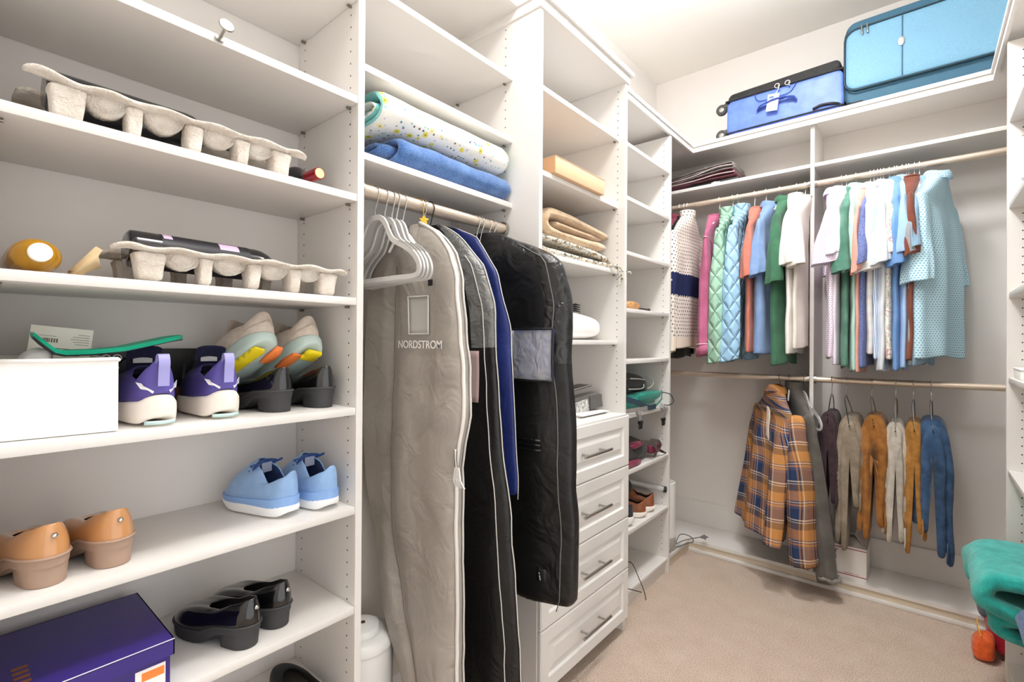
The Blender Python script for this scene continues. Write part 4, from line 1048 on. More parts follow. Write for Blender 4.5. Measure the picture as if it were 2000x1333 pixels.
KNIT.l(KNIT.ramp(_s[0], [(0, lin('e9e3d6')), (.5, lin('d8cdb8')), (.68, lin('b08a52')), (.76, lin('8a8f86')), (.86, lin('eee9df'))], True), KNIT.b.inputs['Base Color']); KNIT.b.inputs['Roughness'].default_value = .95
KNIT.bump(_v.outputs['Distance'], 1, .008); KNIT = KNIT.m
kt = thing('knitted_throw', 'speckled chunky knitted throw with a fringed corner over the shelf edge', 'throw', (-1.19, 1.70, zT[2]))
m = MB(); k0 = zT[2]+.012
fold(m, [(1.985, k0+.008), (1.80, k0+.006), (1.55, k0+.007), (1.42, k0+.012), (1.385, k0+.032), (1.42, k0+.052), (1.55, k0+.054), (1.75, k0+.048), (1.88, k0+.036), (1.945, k0+.020)], .022, 'x', -1.37, -1.060, 0, n=20, seed=6, amp=.004, fr=16)
for q in m.v: q.z = max(q.z, zT[2]+.0008); q.y = min(max(q.y, 1.356), 1.954)
obj('throw', m, KNIT, kt, smooth=180)
for j, (pts) in enumerate(([(-1.03, 1.90, k0+.004), (-1.018, 1.928, k0-.003), (-1.008, 1.962, k0-.018), (-.985, 1.996, k0-.026)], [(-1.035, 1.89, k0+.0), (-1.014, 1.912, k0-.006), (-1.006, 1.920, k0-.04), (-1.007, 1.925, k0-.085)], [(-1.03, 1.90, k0-.002), (-1.010, 1.925, k0-.02), (-1.006, 1.945, k0-.05), (-1.010, 1.948, k0-.06)])):
    P = spline(pts, 26); obj('fringe', MB().tube([p+Vector((0, .0018*sin(i*2.2), .0018*cos(i*2.2))) for i, p in enumerate(P)], [.0042+.0012*sin(i*1.6) for i in range(26)], 8), KNIT, kt, smooth=180)
pw = thing('white_pillow', 'plump white pillow filling the shelf above the counter', 'pillow', (-1.21, 1.80, zT[3]))
m = MB(); superbox(m, (-1.37, 1.545, zT[3]), (-1.062, 1.945, zT[3]+.122), .62, 0, 40, 20)
for q in m.v: 
    t = (q.y-1.545)/.40; q.z = zT[3]+(q.z-zT[3])*(1-.30*max(0, t-.45)/.55*.9)
m.wob(.006, 9, 4)
for q in m.v: q.z = max(q.z, zT[3]+.0006)
obj('cover', m, cloth('white_cotton', 'f1f0ee', 'ebe9e6', 20, .9, .15), pw, sub=1, smooth=180)
hc_ = thing('hair_claw', 'black toothed hair claw lying on the white pillow', 'hair clip', (-1.16, 1.80, zT[3]+.115))
for i in range(4):
    obj('tooth', MB().tube([(-1.165, 1.775, zT[3]+.122+i*.009), (-1.150, 1.80, zT[3]+.127+i*.009), (-1.142, 1.825, zT[3]+.120+i*.010)], [.004, .0042, .0015], 8), BLACK, hc_)
obj('spine', MB().tube([(-1.168, 1.775, zT[3]+.112), (-1.170, 1.768, zT[3]+.135), (-1.168, 1.775, zT[3]+.158)], .006, 8), BLACK, hc_)
# grey case on the counter
GLE = cloth('grey_leather', '6f6c69', '625f5c', 60, .5, .2, spec=.4)
gs = thing('glasses_case', 'grey hinged eyeglass case standing open on the counter', 'case', (-1.13, 1.85, zc_))
M_ = Matrix.Translation((-1.135, 1.855, zc_+.012)) @ Matrix.Rotation(-.15, 4, 'Z') @ Matrix.Rotation(.10, 4, 'X')
m = MB(); superbox(m, (-.028, -.10, .0), (.030, .085, .070), .25); obj('body', m.xf(M_), GLE, gs, smooth=180)
m = MB(); m.loft([[(.031, .0 , .004), (.032, .083, .004), (.031, .080, .060), (.031, .0, .062)], [(.034, .0, .004), (.035, .083, .004), (.034, .080, .060), (.034, .0, .062)]]); obj('flap', m.xf(M_), mat('dark_grey_leather', '5a5856', .5), gs)
m = MB(); m.loft([[(.031, -.098, .002), (.031, -.01, .002), (.031, -.015, .055), (.031, -.098, .05)], [(.0335, -.098, .002), (.0335, -.01, .002), (.0335, -.015, .055), (.0335, -.098, .05)]]); obj('lining', m.xf(M_), cloth('checked_lining', 'd8d6d2', '8c8a88', 90, .7, .1), gs)
gl = thing('dark_tray', 'flat dark grey tray propped above the glasses case', 'tray', (-1.14, 1.80, zc_+.098))
M_ = Matrix.Translation((-1.14, 1.79, zc_+.108)) @ Matrix.Rotation(-.1, 4, 'Z') @ Matrix.Rotation(.11, 4, 'X')
obj('plate', MB().box((-.045, -.09, 0), (.030, .075, .008), 0, .003).xf(M_), mat('dark_slate', '3c3a3a', .4), gl); obj('rim', MB().tube([(.031, -.09, .008), (.031, .074, .008)], .003, 8).xf(M_), STEEL, gl)
pp = thing('paper_stack', 'grey papers lying under the glasses case', 'papers', (-1.10, 1.80, zc_))
for i in range(3): obj('sheet', MB().box((-1.20+.004*i, 1.70, zc_+.0035*i), (-1.070+.010*i, 1.93-.004*i, zc_+.003+.0035*i)), mat('paper%d' % i, ('d6d3ce', 'b9b6b2', 'e5e3df')[i], .7), pp, smooth=0)

# ------------------------------------------------------------------ narrow shelving unit contents
zN = [z+.001 for z in NZ]
WOOD = NT('light_wood'); _n = WOOD.n('ShaderNodeTexNoise', Scale=30.0, Detail=3.0, Distortion=2.0); WOOD.l(WOOD.co(), _n.inputs['Vector']); WOOD.l(WOOD.ramp(_n.outputs['Fac'], [(.35, lin('a87443')), (.65, lin('cf9e6a'))]), WOOD.b.inputs['Base Color']); WOOD.b.inputs['Roughness'].default_value = .5; WOOD = WOOD.m
GUN = mat('gunmetal', '4a4744', .35, .8)
for dx, dy, dz, lab in ((-1.12, 2.285, .018, 'wooden shoe tree with steel rod near the shelf front'), (-1.20, 2.25, .034, 'wooden shoe tree with steel rod behind the other shoe tree')):
    t_ = thing('shoe_tree', lab, 'shoe tree', (dx, dy, zN[3])); z = zN[3]+dz
    m = MB(); superbox(m, (dx-.025, dy-.10, z-.0175), (dx+.025, dy+.055, z+.026), .8); obj('block', m, WOOD, t_, smooth=180)
    obj('rod', MB().tube([(dx, dy+.045, z-.004), (dx+.005, dy+.17, z-.006)], .0048, 10), GUN, t_)
    obj('knob', MB().tube([(dx+.005, dy+.17, z-.006), (dx+.005, dy+.186, z-.006)], .0065, 10), GUN, t_)
z6_ = zN[5]
bp = thing('black_backpack', 'black backpack with grey piping lying on the teal bag', 'backpack', (-1.22, 2.36, z6_+.085))
m = MB(); superbox(m, (-1.38, 2.05, z6_+.084), (-1.10, 2.505, z6_+.185), .6, 0, 36, 18)
for q in m.v: q.z -= max(0, q.y-2.36)*.28
m.wob(.008, 9, 3); NYB = cloth('black_ripstop', '1d1d1e', '141415', 120, .6, .3, spec=.4); obj('body', m, NYB, bp, sub=1, smooth=180)
m = MB()
P_ = lambda y, z: (-1.088-.0*y, y, z6_+z)
m.tube(spline([P_(2.20, .165), P_(2.30, .158), P_(2.36, .150)], 12), .0028, 6); m2 = MB().tube(spline([P_(2.18, .115), P_(2.30, .108), P_(2.345, .112), P_(2.35, .13)], 14), .0028, 6); m3 = MB().tube(spline([(-1.10, 2.42, z6_+.10), (-1.095, 2.47, z6_+.115), (-1.10, 2.48, z6_+.145), (-1.13, 2.46, z6_+.165)], 14), .0028, 6)
for q in (m, m2, m3): obj('piping', q, mat('grey_trim', 'a9a69e', .6), bp, smooth=180)
tb = thing('teal_bag', 'teal waist pack with navy straps and hanging grey buckles', 'bag', (-1.20, 2.36, z6_))
TEALN = cloth('teal_nylon', '128a78', '0b6f62', 60, .5, .3, spec=.4); NAVS = mat('slate_navy_strap', '2f4350', .7); GREYST = mat('grey_strap', '8f8b88', .6)
m = MB(); superbox(m, (-1.38, 2.06, z6_), (-1.085, 2.585, z6_+.082), .55, 0, 36, 16).wob(.006, 12, 5)
for q in m.v: q.z = max(q.z, z6_+.0006)
obj('body', m, TEALN, tb, sub=1, smooth=180)
m = MB(); superbox(m, (-1.13, 2.27, z6_+.038), (-1.074, 2.57, z6_+.088), .6).wob(.004, 14, 8); obj('pocket', m, TEALN, tb, sub=1, smooth=180)
def strap(pts, w, th=.0025):
    P = spline(pts, 24); m = MB(); rg = []
    for i, p in enumerate(P):
        t = (P[min(i+1, 23)]-P[max(i-1, 0)]).normalized(); sd = t.cross(Vector((1, 0, 0)))
        sd = sd.normalized() if sd.length > .1 else Vector((0, 1, 0)); nn = sd.cross(t).normalized()
        rg.append([p+sd*w/2+nn*th/2, p-sd*w/2+nn*th/2, p-sd*w/2-nn*th/2, p+sd*w/2-nn*th/2])
    return m.loft(rg)
obj('strap', strap([(-1.075, 2.12, z6_+.074), (-1.066, 2.22, z6_+.05), (-1.058, 2.34, z6_+.014), (-1.058, 2.43, z6_+.012)], .026), NAVS, tb)
obj('strap', strap([(-1.058, 2.43, z6_+.014), (-1.058, 2.50, z6_+.045), (-1.068, 2.52, z6_+.09)], .010), TEALN, tb)
obj('strap', strap([(-1.062, 2.05, z6_+.020), (-1.055, 2.22, z6_+.015), (-1.055, 2.32, z6_+.014)], .020), GREYST, tb)
def buckle(y, z0, z1, yo):
    o = obj('hanging_strap', strap([(-1.066, y-.02, z6_+.008), (-1.054, y-.012, z6_+.002), (-1.052, y, z6_-.025), (-1.053, y+yo, z1)], .028), GREYST, tb)
    m = MB().box((-1.060, y+yo-.016, z1-.012), (-1.046, y+yo+.016, z1+.004), 0, .002)
    obj('buckle', m, BLACK, o)
    for s in (-.013, 0, .013): obj('prong', MB().tube([(-1.053, y+yo+s, z1-.010), (-1.053, y+yo+s*1.35, z1-.024), (-1.053, y+yo+s*.9, z1-.036)], .0032, 6), BLACK, o)
buckle(2.235, 0, z6_-.045, .004); buckle(2.525, 0, z6_-.062, -.010)
m = MB().tube(spline([(-1.07, 2.53, z6_+.078), (-1.05, 2.60, z6_+.060), (-1.045, 2.632, z6_+.02), (-1.052, 2.59, z6_+.003), (-1.062, 2.545, z6_+.008)], 24), .0028, 6); obj('cord_loop', m, NAVS, tb)
z7_ = zN[6]
hp_ = thing('hip_pack', 'black and burgundy hip pack slumped on the shelf below the teal bag', 'bag', (-1.20, 2.33, z7_))
m = MB(); superbox(m, (-1.38, 2.05, z7_), (-1.085, 2.50, z7_+.125), .62, 0, 36, 16)
for q in m.v: q.z = z7_+(q.z-z7_)*(1-.55*max(0, q.y-2.36)/.14*.8)
m.wob(.010, 11, 7)
for q in m.v: q.z = max(q.z, z7_+.0006)
obj('body', m, cloth('charcoal_nylon', '2b2829', '1c1a1b', 50, .6, .5, spec=.4), hp_, sub=1, smooth=180)
BURG = cloth('burgundy_nylon', '8a2a49', '6b1d38', 60, .5, .3, spec=.4)
for a, b, e in (((-1.14, 2.22, z7_+.080), (-1.075, 2.34, z7_+.112), .7), ((-1.13, 2.44, z7_+.020), (-1.070, 2.545, z7_+.072), .7), ((-1.12, 2.06, z7_), (-1.070, 2.32, z7_+.028), .6)):
    m = MB(); superbox(m, a, b, e).wob(.005, 18, 2)
    for q in m.v: q.z = max(q.z, z7_+.0006)
    obj('panel', m, BURG, hp_, sub=1, smooth=180)
obj('strap', strap([(-1.075, 2.30, z7_+.11), (-1.062, 2.40, z7_+.09), (-1.06, 2.45, z7_+.05), (-1.072, 2.44, z7_+.01)], .022), mat('grey_brown_strap', '57504d', .7), hp_)
obj('strap', strap([(-1.08, 2.42, z7_+.10), (-1.062, 2.47, z7_+.09), (-1.066, 2.52, z7_+.06)], .020), mat('grey_brown_strap', '57504d', .7), hp_)
obj('buckle', MB().tube(spline([(-1.075, 2.53, z7_+.03), (-1.072, 2.56, z7_+.018), (-1.075, 2.60, z7_+.006)], 8), [.007]*4+[.005]*4, 8), BLACK, hp_)
z8_ = zN[7]
BRN = cloth('brown_leather', '9a5a30', '7c4424', 30, .4, .15, spec=.5); DKB = mat('dark_brown_lining', '3a2a22', .8)
sneaker('brown leather sneaker with cream sole beside the grey tube', (-1.085, 2.485, z8_), pi+.35, BRN, SOLEW, DKB, .245, .086, .032, .098, 0, None, DKB, None)
sneaker('brown leather sneaker with cream sole behind the white-toed shoe', (-1.082, 2.375, z8_), pi+.35, BRN, SOLEW, DKB, .245, .084, .030, .092, 0, None, DKB, None)
sneaker('dark grey sneaker with chunky white sole and striped heel', (-1.075, 2.215, z8_), pi+.25, cloth('charcoal_knit', '3b3d40', '2f3134', 100, .8, .3), mat('white_chunky_sole', 'efece6', .5), MATB, .25, .085, .050, .105, 0, None, MATB, None)
bl = thing('black_pouch', 'black soft pouch draped behind the brown sneakers', 'pouch', (-1.27, 2.30, z8_+.09))
m = MB(); superbox(m, (-1.38, 2.12, z8_+.10), (-1.15, 2.44, z8_+.175), .7, 0, 30, 14).wob(.012, 12, 2); obj('body', m, cloth('black_fleece', '161616', '0f0f10', 90, .95, .4), bl, sub=1, smooth=180)
um = thing('clear_tube', 'clear grey tube with black end caps lying across the grey pouch', 'tube', (-1.16, 2.53, z8_+.07))
a, b = Vector((-1.28, 2.47, z8_+.135)), Vector((-1.085, 2.605, z8_+.090))
obj('tube', MB().tube([a, b], .0145, 16), mat('cloudy_plastic', 'c7c6c3', .12, alpha=.75, coat=.5), um)
for p in (a, b): obj('end_cap', MB().tube([p-(b-a)*.02, p+(b-a)*.05], .0165, 16), BLACK, um)
gp = thing('grey_pouch', 'crumpled light grey pouch under the clear tube', 'pouch', (-1.22, 2.54, z8_))
m = MB(); superbox(m, (-1.38, 2.50, z8_), (-1.13, 2.606, z8_+.085), .6).wob(.006, 14, 9)
for q in m.v: q.z = max(q.z, z8_+.0006); q.y = min(q.y, 2.61)
obj('body', m, cloth('grey_fabric', 'b3afaa', '9f9b96', 60, .8, .4), gp, sub=1, smooth=180)
zb_ = .0802
bt = thing('ankle_boot', 'tan ankle boot with long loose lace on the bottom shelf', 'boot', (-1.09, 2.13, zb_))
o_ = outline(.24, .085, 36, .36, .22, 0, .84)
M_ = Matrix.Translation((-1.088, 2.145, zb_)) @ Matrix.Rotation(pi+.15, 4, 'Z')
obj('sole', sole_mesh(MB(), o_, lambda u: .022, lambda u: 0).xf(M_), mat('brown_rubber', '4a3a30', .7), bt)
m = MB(); upper_mesh(m, o_, lambda u: .02, outline(.12, .07, 36, .45, .4, .0, .9), lambda u: .135, F_([(0, .11), (.45, .10), (.7, .055), (1, .05)])); obj('upper', m.xf(M_), cloth('tan_suede', '8c6a4c', '73563d', 60, .8, .3), bt, solid=.004, sub=1, smooth=180)
obj('lace', MB().tube(spline([(-1.09, 2.175, zb_+.12), (-1.07, 2.19, zb_+.115), (-1.050, 2.215, zb_+.05), (-1.035, 2.25, zb_-.03), (-1.03, 2.262, zb_-.078)], 24), .0022, 6), mat('dark_lace', '3d3832', .8), bt)
obj('lace', MB().tube(spline([(-1.075, 2.12, zb_+.02), (-1.055, 2.16, zb_+.004), (-1.045, 2.20, zb_-.016), (-1.04, 2.23, zb_-.03)], 16), .0022, 6), mat('dark_lace', '3d3832', .8), bt)
# white tube heater in the corner
pc = thing('tower_purifier', 'tall slim white cylinder standing in the corner with grey power cord', 'purifier', (-1.145, 2.76, .0685))
m = MB().lathe([(.055, .055), (.060, .058), (.062, .36), (.060, .385), (.055, .388), (.050, .380), (.048, .34), (.0, .335)], 40, 0, (-1.148, 2.765, .0685)); obj('body', m, WPLAS, pc)
obj('base', MB().lathe([(.060, .0008), (.064, .006), (.0635, .075), (.059, .078), (0, .078)], 40, 0, (-1.148, 2.765, .0685)), GPLAS, pc)
CORD = mat('grey_cord', '77767a', .6)
obj('cord', MB().tube(spline([(-1.09, 2.785, .10), (-1.085, 2.85, .135), (-1.045, 2.90, .118), (-1.035, 2.92, .085), (-1.06, 2.90, .074), (-1.09, 2.80, .0735), (-1.10, 2.74, .0735), (-1.088, 2.71, .0735)], 48), .0032, 8), CORD, pc)
cd = obj('cord', MB().tube(spline([(-1.09, 2.80, .094), (-1.07, 2.86, .100), (-1.03, 2.92, .106), (-1.00, 2.945, .112)], 20), .0032, 8), CORD, pc)
M_ = Matrix.Translation((-1.00, 2.945, .112)) @ Matrix.Rotation(.75, 4, 'Z')
obj('plug', MB().loft([[(x, s*w, q*w) for s, q in ((-1, -1), (1, -1), (1, 1), (-1, 1))] for x, w in ((0, .005), (.012, .007), (.022, .011), (.028, .012))]).box((.028, -.008, -.002), (.044, -.006, .003)).box((.028, .006, -.002), (.044, .008, .003)).xf(M_), CORD, pc, smooth=30)

# ------------------------------------------------------------------ right shelving unit contents
zr_ = .3127+.001
TOW = pile('turquoise_terry', '2fc3b8', '129a92', 380, 30, .9)
tw = thing('turquoise_towel', 'thick turquoise towel folded on the right shelf and hanging over its edge', 'towel', (.33, 2.30, zr_))
m = MB(); b0 = zr_+.12
fold(m, [(.54, b0+.01), (.40, b0-.005), (.25, b0+.0), (.165, b0+.025), (.150, b0+.062), (.185, b0+.098), (.30, b0+.100), (.54, b0+.095)], .050, 'y', 2.10, 2.50, 0, n=22, seed=3, amp=.006, fr=14); obj('upper_fold', m, TOW, tw, smooth=180)
m = MB(); fold(m, [(.54, b0-.075), (.38, b0-.080), (.24, b0-.078), (.185, b0-.055), (.20, b0-.030), (.30, b0-.022), (.54, b0-.03)], .040, 'y', 2.14, 2.47, 0, n=22, seed=6, amp=.006, fr=14)
for q in m.v: q.z = max(q.z, zr_+.001)
obj('lower_fold', m, TOW, tw, smooth=180)
m = MB(); fold(m, [(.20, b0+.090), (.145, b0+.060), (.135, b0+.02), (.150, b0-.01), (.20, b0-.03)], .030, 'y', 2.40, 2.54, 0, n=12, seed=9, amp=.006, fr=14); obj('end_fold', m, TOW, tw, smooth=180)
DEN = cloth('blue_denim', '5f7192', '4a5b7c', 150, .85, .4)
dn = thing('folded_denim', 'folded blue denim jeans beside the turquoise towel', 'jeans', (.36, 2.02, zr_))
for i in range(3):
    m = MB(); fold(m, [(.55, zr_+.02+.055*i), (.35, zr_+.02+.055*i), (.262-.012*i, zr_+.024+.055*i), (.255-.012*i, zr_+.04+.055*i), (.27, zr_+.052+.055*i), (.55, zr_+.055+.055*i)], .022, 'y', 1.86, 2.085, 0, n=10, seed=i+2, amp=.003)
    for q in m.v: q.z = max(q.z, zr_+.001)
    obj('layer', m, DEN, dn, smooth=180)
bx2 = thing('white_carton', 'small white carton on the right unit middle shelf', 'box', (.33, 2.50, 1.1412))
obj('carton', MB().box((.262, 2.42, 1.1412), (.40, 2.585, 1.172), 0, .002), mat('white_card', 'eeeeea', .5), bx2); obj('lid', MB().box((.260, 2.418, 1.1725), (.402, 2.587, 1.180), 0, .002), mat('white_card', 'eeeeea', .5), bx2)
wf = thing('floral_bag', 'white cosmetic bag with pink floral print on the right unit upper shelf', 'bag', (.36, 2.45, 1.7945))
k = NT('pink_floral'); v = k.n('ShaderNodeTexVoronoi', Scale=28.0); k.l(k.co(), v.inputs['Vector']); sp_ = k.sep(v.outputs['Color'])
k.l(k.mix(k.math('LESS_THAN', v.outputs['Distance'], .32), lin('eef0f2'), k.ramp(sp_[0], [(0, lin('eceef2')), (.4, lin('d9a6a8')), (.6, lin('a9aec4')), (.8, lin('e7d3d2'))], True)), k.b.inputs['Base Color']); k.b.inputs['Roughness'].default_value = .6
m = MB(); superbox(m, (.262, 2.30, 1.7945), (.45, 2.56, 2.02), .5, 0, 32, 16).wob(.005, 10, 4)
for q in m.v: q.z = max(q.z, 1.7951)
obj('body', m, k.m, wf, sub=1, smooth=180); obj('zip', MB().tube([(.30, 2.33, 2.008), (.33, 2.43, 2.018), (.31, 2.53, 2.008)], .004, 6), WPLAS, wf)
rbag = thing('red_orange_bag', 'red and orange drawstring bag with yellow strap on the carpet in the corner', 'bag', (.235, 2.80, 0))
ORN = cloth('orange_nylon', 'ee6a2c', 'd9551c', 60, .55, .3, spec=.4); RED = cloth('red_nylon', 'c01f35', 'a01529', 60, .55, .3, spec=.4)
m = MB(); superbox(m, (.160, 2.68, .002), (.235, 2.78, .105), .75).wob(.014, 14, 3)
for q in m.v: q.z = max(q.z, .0015)
obj('pouch', m, ORN, rbag, sub=1, smooth=180)
m = MB(); superbox(m, (.205, 2.73, .002), (.40, 2.95, .185), .7).wob(.016, 12, 6)
for q in m.v: q.z = max(q.z, .0015)
obj('body', m, RED, rbag, sub=1, smooth=180)
m = MB(); superbox(m, (.185, 2.80, .10), (.42, 2.96, .225), .7).wob(.014, 12, 8); obj('flap', m, cloth('slate_nylon', '5c6270', '4d5360', 60, .6, .3), rbag, sub=1, smooth=180)
obj('strap', strap([(.175, 2.74, .150), (.176, 2.72, .13), (.185, 2.69, .10)], .02), mat('yellow_strap', 'e0a21f', .6), rbag)
# ------------------------------------------------------------------ end wall: pattern cloths
def uvgrid(name, base, dot, p=.012, r=.28, shape='dot', stag=True, q=None, rough=.85, bump=.15):
    if name in MATS: return MATS[name]
    k = NT(name); s = k.sep(k.co('UV')); q = q or p
    v = k.math('DIVIDE', s[1], q); row = k.math('FLOOR', v)
    u = k.math('DIVIDE', s[0], p)
    if stag: u = k.math('ADD', u, k.math('MULTIPLY', k.math('MODULO', row, 2.0), .5))
    fu = k.math('ABSOLUTE', k.math('SUBTRACT', k.math('FRACT', u), .5)); fv = k.math('ABSOLUTE', k.math('SUBTRACT', k.math('FRACT', v), .5))
    d = k.math('ADD', fu, fv) if shape == 'diamond' else k.math('SQRT', k.math('ADD', k.math('MULTIPLY', fu, fu), k.math('MULTIPLY', fv, fv)))
    k.l(k.mix(k.math('LESS_THAN', d, r), lin(base), lin(dot)), k.b.inputs['Base Color'])
    k.b.inputs['Roughness'].default_value = rough; k.b.inputs['Specular IOR Level'].default_value = .2
    n = k.n('ShaderNodeTexNoise', Scale=25.0); k.l(k.co(), n.inputs['Vector']); k.bump(n.outputs['Fac'], bump, .004)
    MATS[name] = k.m; return k.m
def uvstripe(name, su, sv=None, pu=.05, pv=.05, rough=.85, fac=.5):
    """stripes or a plaid: su, sv = constant colour stops across and along the cloth"""
    if name in MATS: return MATS[name]
    k = NT(name); s = k.sep(k.co('UV'))
    a = k.ramp(k.math('FRACT', k.math('DIVIDE', s[0], pu)), [(p, lin(c)) for p, c in su], True)
    c = a
    if sv: c = k.mix(fac, a, k.ramp(k.math('FRACT', k.math('DIVIDE', s[1], pv)), [(p, lin(c_)) for p, c_ in sv], True))
    k.l(c, k.b.inputs['Base Color']); k.b.inputs['Roughness'].default_value = rough; k.b.inputs['Specular IOR Level'].default_value = .15
    n = k.n('ShaderNodeTexNoise', Scale=25.0); k.l(k.co(), n.inputs['Vector']); k.bump(n.outputs['Fac'], .2, .004)
    MATS[name] = k.m; return k.m
def quilt(name, col):
    k = NT(name); s = k.sep(k.co('UV')); b = k.b
    a = k.math('ADD', s[0], k.math('MULTIPLY', s[1], .75)); c = k.math('SUBTRACT', s[0], k.math('MULTIPLY', s[1], .75))
    tri = lambda x: k.math('ABSOLUTE', k.math('SUBTRACT', k.math('FRACT', k.math('DIVIDE', x, .072)), .5))
    m_ = k.math('MINIMUM', k.math('SUBTRACT', .5, tri(a)), k.math('SUBTRACT', .5, tri(c)))
    h = k.math('POWER', k.math('MINIMUM', k.math('MULTIPLY', m_, 4.0), 1.0), .6)
    L_ = k.math('LESS_THAN', m_, .022); c1 = lin(col); k.l(k.mix(L_, c1, tuple(x*.6 for x in c1[:3])+(1,)), b.inputs['Base Color'])
    b.inputs['Roughness'].default_value = .6; k.bump(h, .7, .012); return k.m
SW = NT('reindeer_knit'); _s = SW.sep(SW.co('UV')); _z = SW.sep(SW.co())[2]
_u = SW.math('DIVIDE', _s[0], .021); _v = SW.math('DIVIDE', _s[1], .021)
_u = SW.math('ADD', _u, SW.math('MULTIPLY', SW.math('MODULO', SW.math('FLOOR', _v), 2.0), .5))
_fu = SW.math('SUBTRACT', SW.math('FRACT', _u), .5); _fv = SW.math('SUBTRACT', SW.math('FRACT', _v), .5)
_d = SW.math('SQRT', SW.math('ADD', SW.math('MULTIPLY', _fu, _fu), SW.math('MULTIPLY', _fv, _fv)))
_c = SW.mix(SW.math('LESS_THAN', _d, .19), lin('ece5da'), lin('3b3946'))
_zz = SW.math('ADD', _z, SW.math('MULTIPLY', SW.math('ABSOLUTE', SW.math('SUBTRACT', SW.math('FRACT', SW.math('DIVIDE', _s[0], .022)), .5)), .016))
_band = SW.math('MULTIPLY', SW.math('GREATER_THAN', _zz, .345), SW.math('LESS_THAN', _zz, .475))
_c = SW.mix(_band, _c, lin('2b3157'))
_c = SW.mix(SW.math('LESS_THAN', _z, .095), _c, lin('efe4d2'))
SW.l(_c, SW.b.inputs['Base Color']); SW.b.inputs['Roughness'].default_value = .95; SW.b.inputs['Specular IOR Level'].default_value = .1
_n = SW.n('ShaderNodeTexNoise', Scale=500.0); SW.l(SW.co(), _n.inputs['Vector']); SW.bump(_n.outputs['Fac'], .4, .003); SW = SW.m
TROP = NT('tropical_print'); _o = TROP.co('UV'); _w = TROP.n('ShaderNodeTexNoise', Scale=16.0, Distortion=1.8, Detail=1.0); TROP.l(_o, _w.inputs['Vector'])
_wv = TROP.n('ShaderNodeTexWave', Scale=32.0, Distortion=9.0); TROP.l(_o, _wv.inputs['Vector'])
_c = TROP.ramp(_w.outputs['Fac'], [(0, lin('e9e7e0')), (.44, lin('aab39b')), (.50, lin('e9e7e0')), (.56, lin('c99a9c')), (.62, lin('ece9e2')), (.70, lin('7f8a6c'))], True)
TROP.l(TROP.mix(TROP.math('MULTIPLY', TROP.math('LESS_THAN', _wv.outputs['Fac'], .18), .6), _c, lin('f1efe9')), TROP.b.inputs['Base Color']); TROP.b.inputs['Roughness'].default_value = .85; TROP = TROP.m

def soft(c, f=.16):
    v = [int(c[i:i+2], 16) for i in (0, 2, 4)]; g = .3*v[0]+.59*v[1]+.11*v[2]
    return ''.join('%02x' % int(x+(g-x)*f) for x in v)
cl = lambda n, a, b=None, **k: cloth(n, soft(a), soft(b) if b else None, 12, .88, k.get('bump', .3), 450)
YR, ZU, ZL = 2.998, 2.107, 1.076
def hang(glabel, hlabel, cat, name, x, hx, zt, rz, L, slen, m, gy=0.0, **k):
    g = garment(name, glabel, cat, x, YR+gy, zt, rz, L, slen, m, **k)
    h = hanger(hlabel, hx, YR, k.pop('zr', ZU) if False else (ZU if zt > 1.5 else ZL), zt+.014, 0, 'y', hookm=WPLAS if zt > 1.5 else CHROME, W=.24 if zt > 1.5 else .07)
    return g
# left bay, from the corner outwards
hang('maroon jersey half hidden in the corner behind the panel', 'white hanger holding the maroon jersey in the corner', 'shirt', 'jersey', -1.175, -1.1557, 2.045, .05, .84, .70, cl('maroon_jersey', '8e3a4b', '7b2f40'), collar='polo', th=.016, bx=(.02, .025), seed=1)
hang('black sweater glimpsed behind the reindeer sweater', 'white hanger holding the black sweater', 'sweater', 'sweater', -1.155, -1.1268, 2.035, .02, .86, .78, cl('black_knit', '1d1b1d', '141315'), th=.014, bx=(.016, .022), seed=2)
sw = hang('cream reindeer sweater with navy band and dark dots', 'white hanger holding the cream reindeer sweater', 'sweater', 'sweater', -1.100, -1.1077, 2.035, -.06, .80, .765, SW, gy=-.02, th=.030, bx=(.026, .036), collar='stand', seed=3)
DEER = [(0, 0), (.004, .014), (.002, .020), (.010, .024), (.022, .022), (.028, .030), (.034, .034), (.036, .028), (.031, .026), (.028, .018), (.026, .0), (.023, .0), (.022, .013), (.008, .013), (.003, 0)]
mdl = MB(); sv = [c for c in sw.children if c.name.startswith('sleeve')][0]; yn = min(v.co.y for v in sv.data.vertices if .36 < v.co.z < .46)
mdl.add([(p*1.25-.022, yn-.004, .383+q*1.35) for p, q in DEER]+[(p*1.25-.022, yn+.004, .383+q*1.35) for p, q in DEER], [tuple(range(15)), tuple(range(29, 14, -1))]+[(i, (i+1) % 15, 15+(i+1) % 15, 15+i) for i in range(15)])
obj('reindeer_motif', mdl, mat('cream_wool', 'efe8dc', .95), sv, world=False, smooth=0)
PK = cl('raspberry_jersey', 'c05f86', 'ad4f75'); PIPE = mat('pale_pink_piping', 'f0cfd6', .8)
pg = hang('raspberry pink long-sleeved top with pale piping', 'white hanger holding the raspberry pink top', 'shirt', 'long_sleeved_top', -.945, -.9195, 2.015, .08, .80, .745, PK, th=.026, bx=(.024, .030), seed=4, collar='crew', cuff=(PK, .05))
for sl in [c for c in pg.children if c.name.startswith('sleeve')]:
    vs = [v.co for v in sl.data.vertices]; z0 = min(v.z for v in vs)
    for zz in (z0+.055, max(v.z for v in vs)-.085):
        rg = sorted([v for v in vs], key=lambda v: abs(v.z-zz))[:24]; c = sum((v for v in rg), Vector())/24
        rg = sorted(rg, key=lambda v: math.atan2(v.y-c.y, v.x-c.x)); obj('piping', MB().tube([c+(v-c)*1.10 for v in rg], .0022, 5, loop=True), PIPE, sl, world=False)
GQ, BQ = quilt('green_quilting', '97bfa8'), quilt('sky_blue_quilting', '9ac4e3')
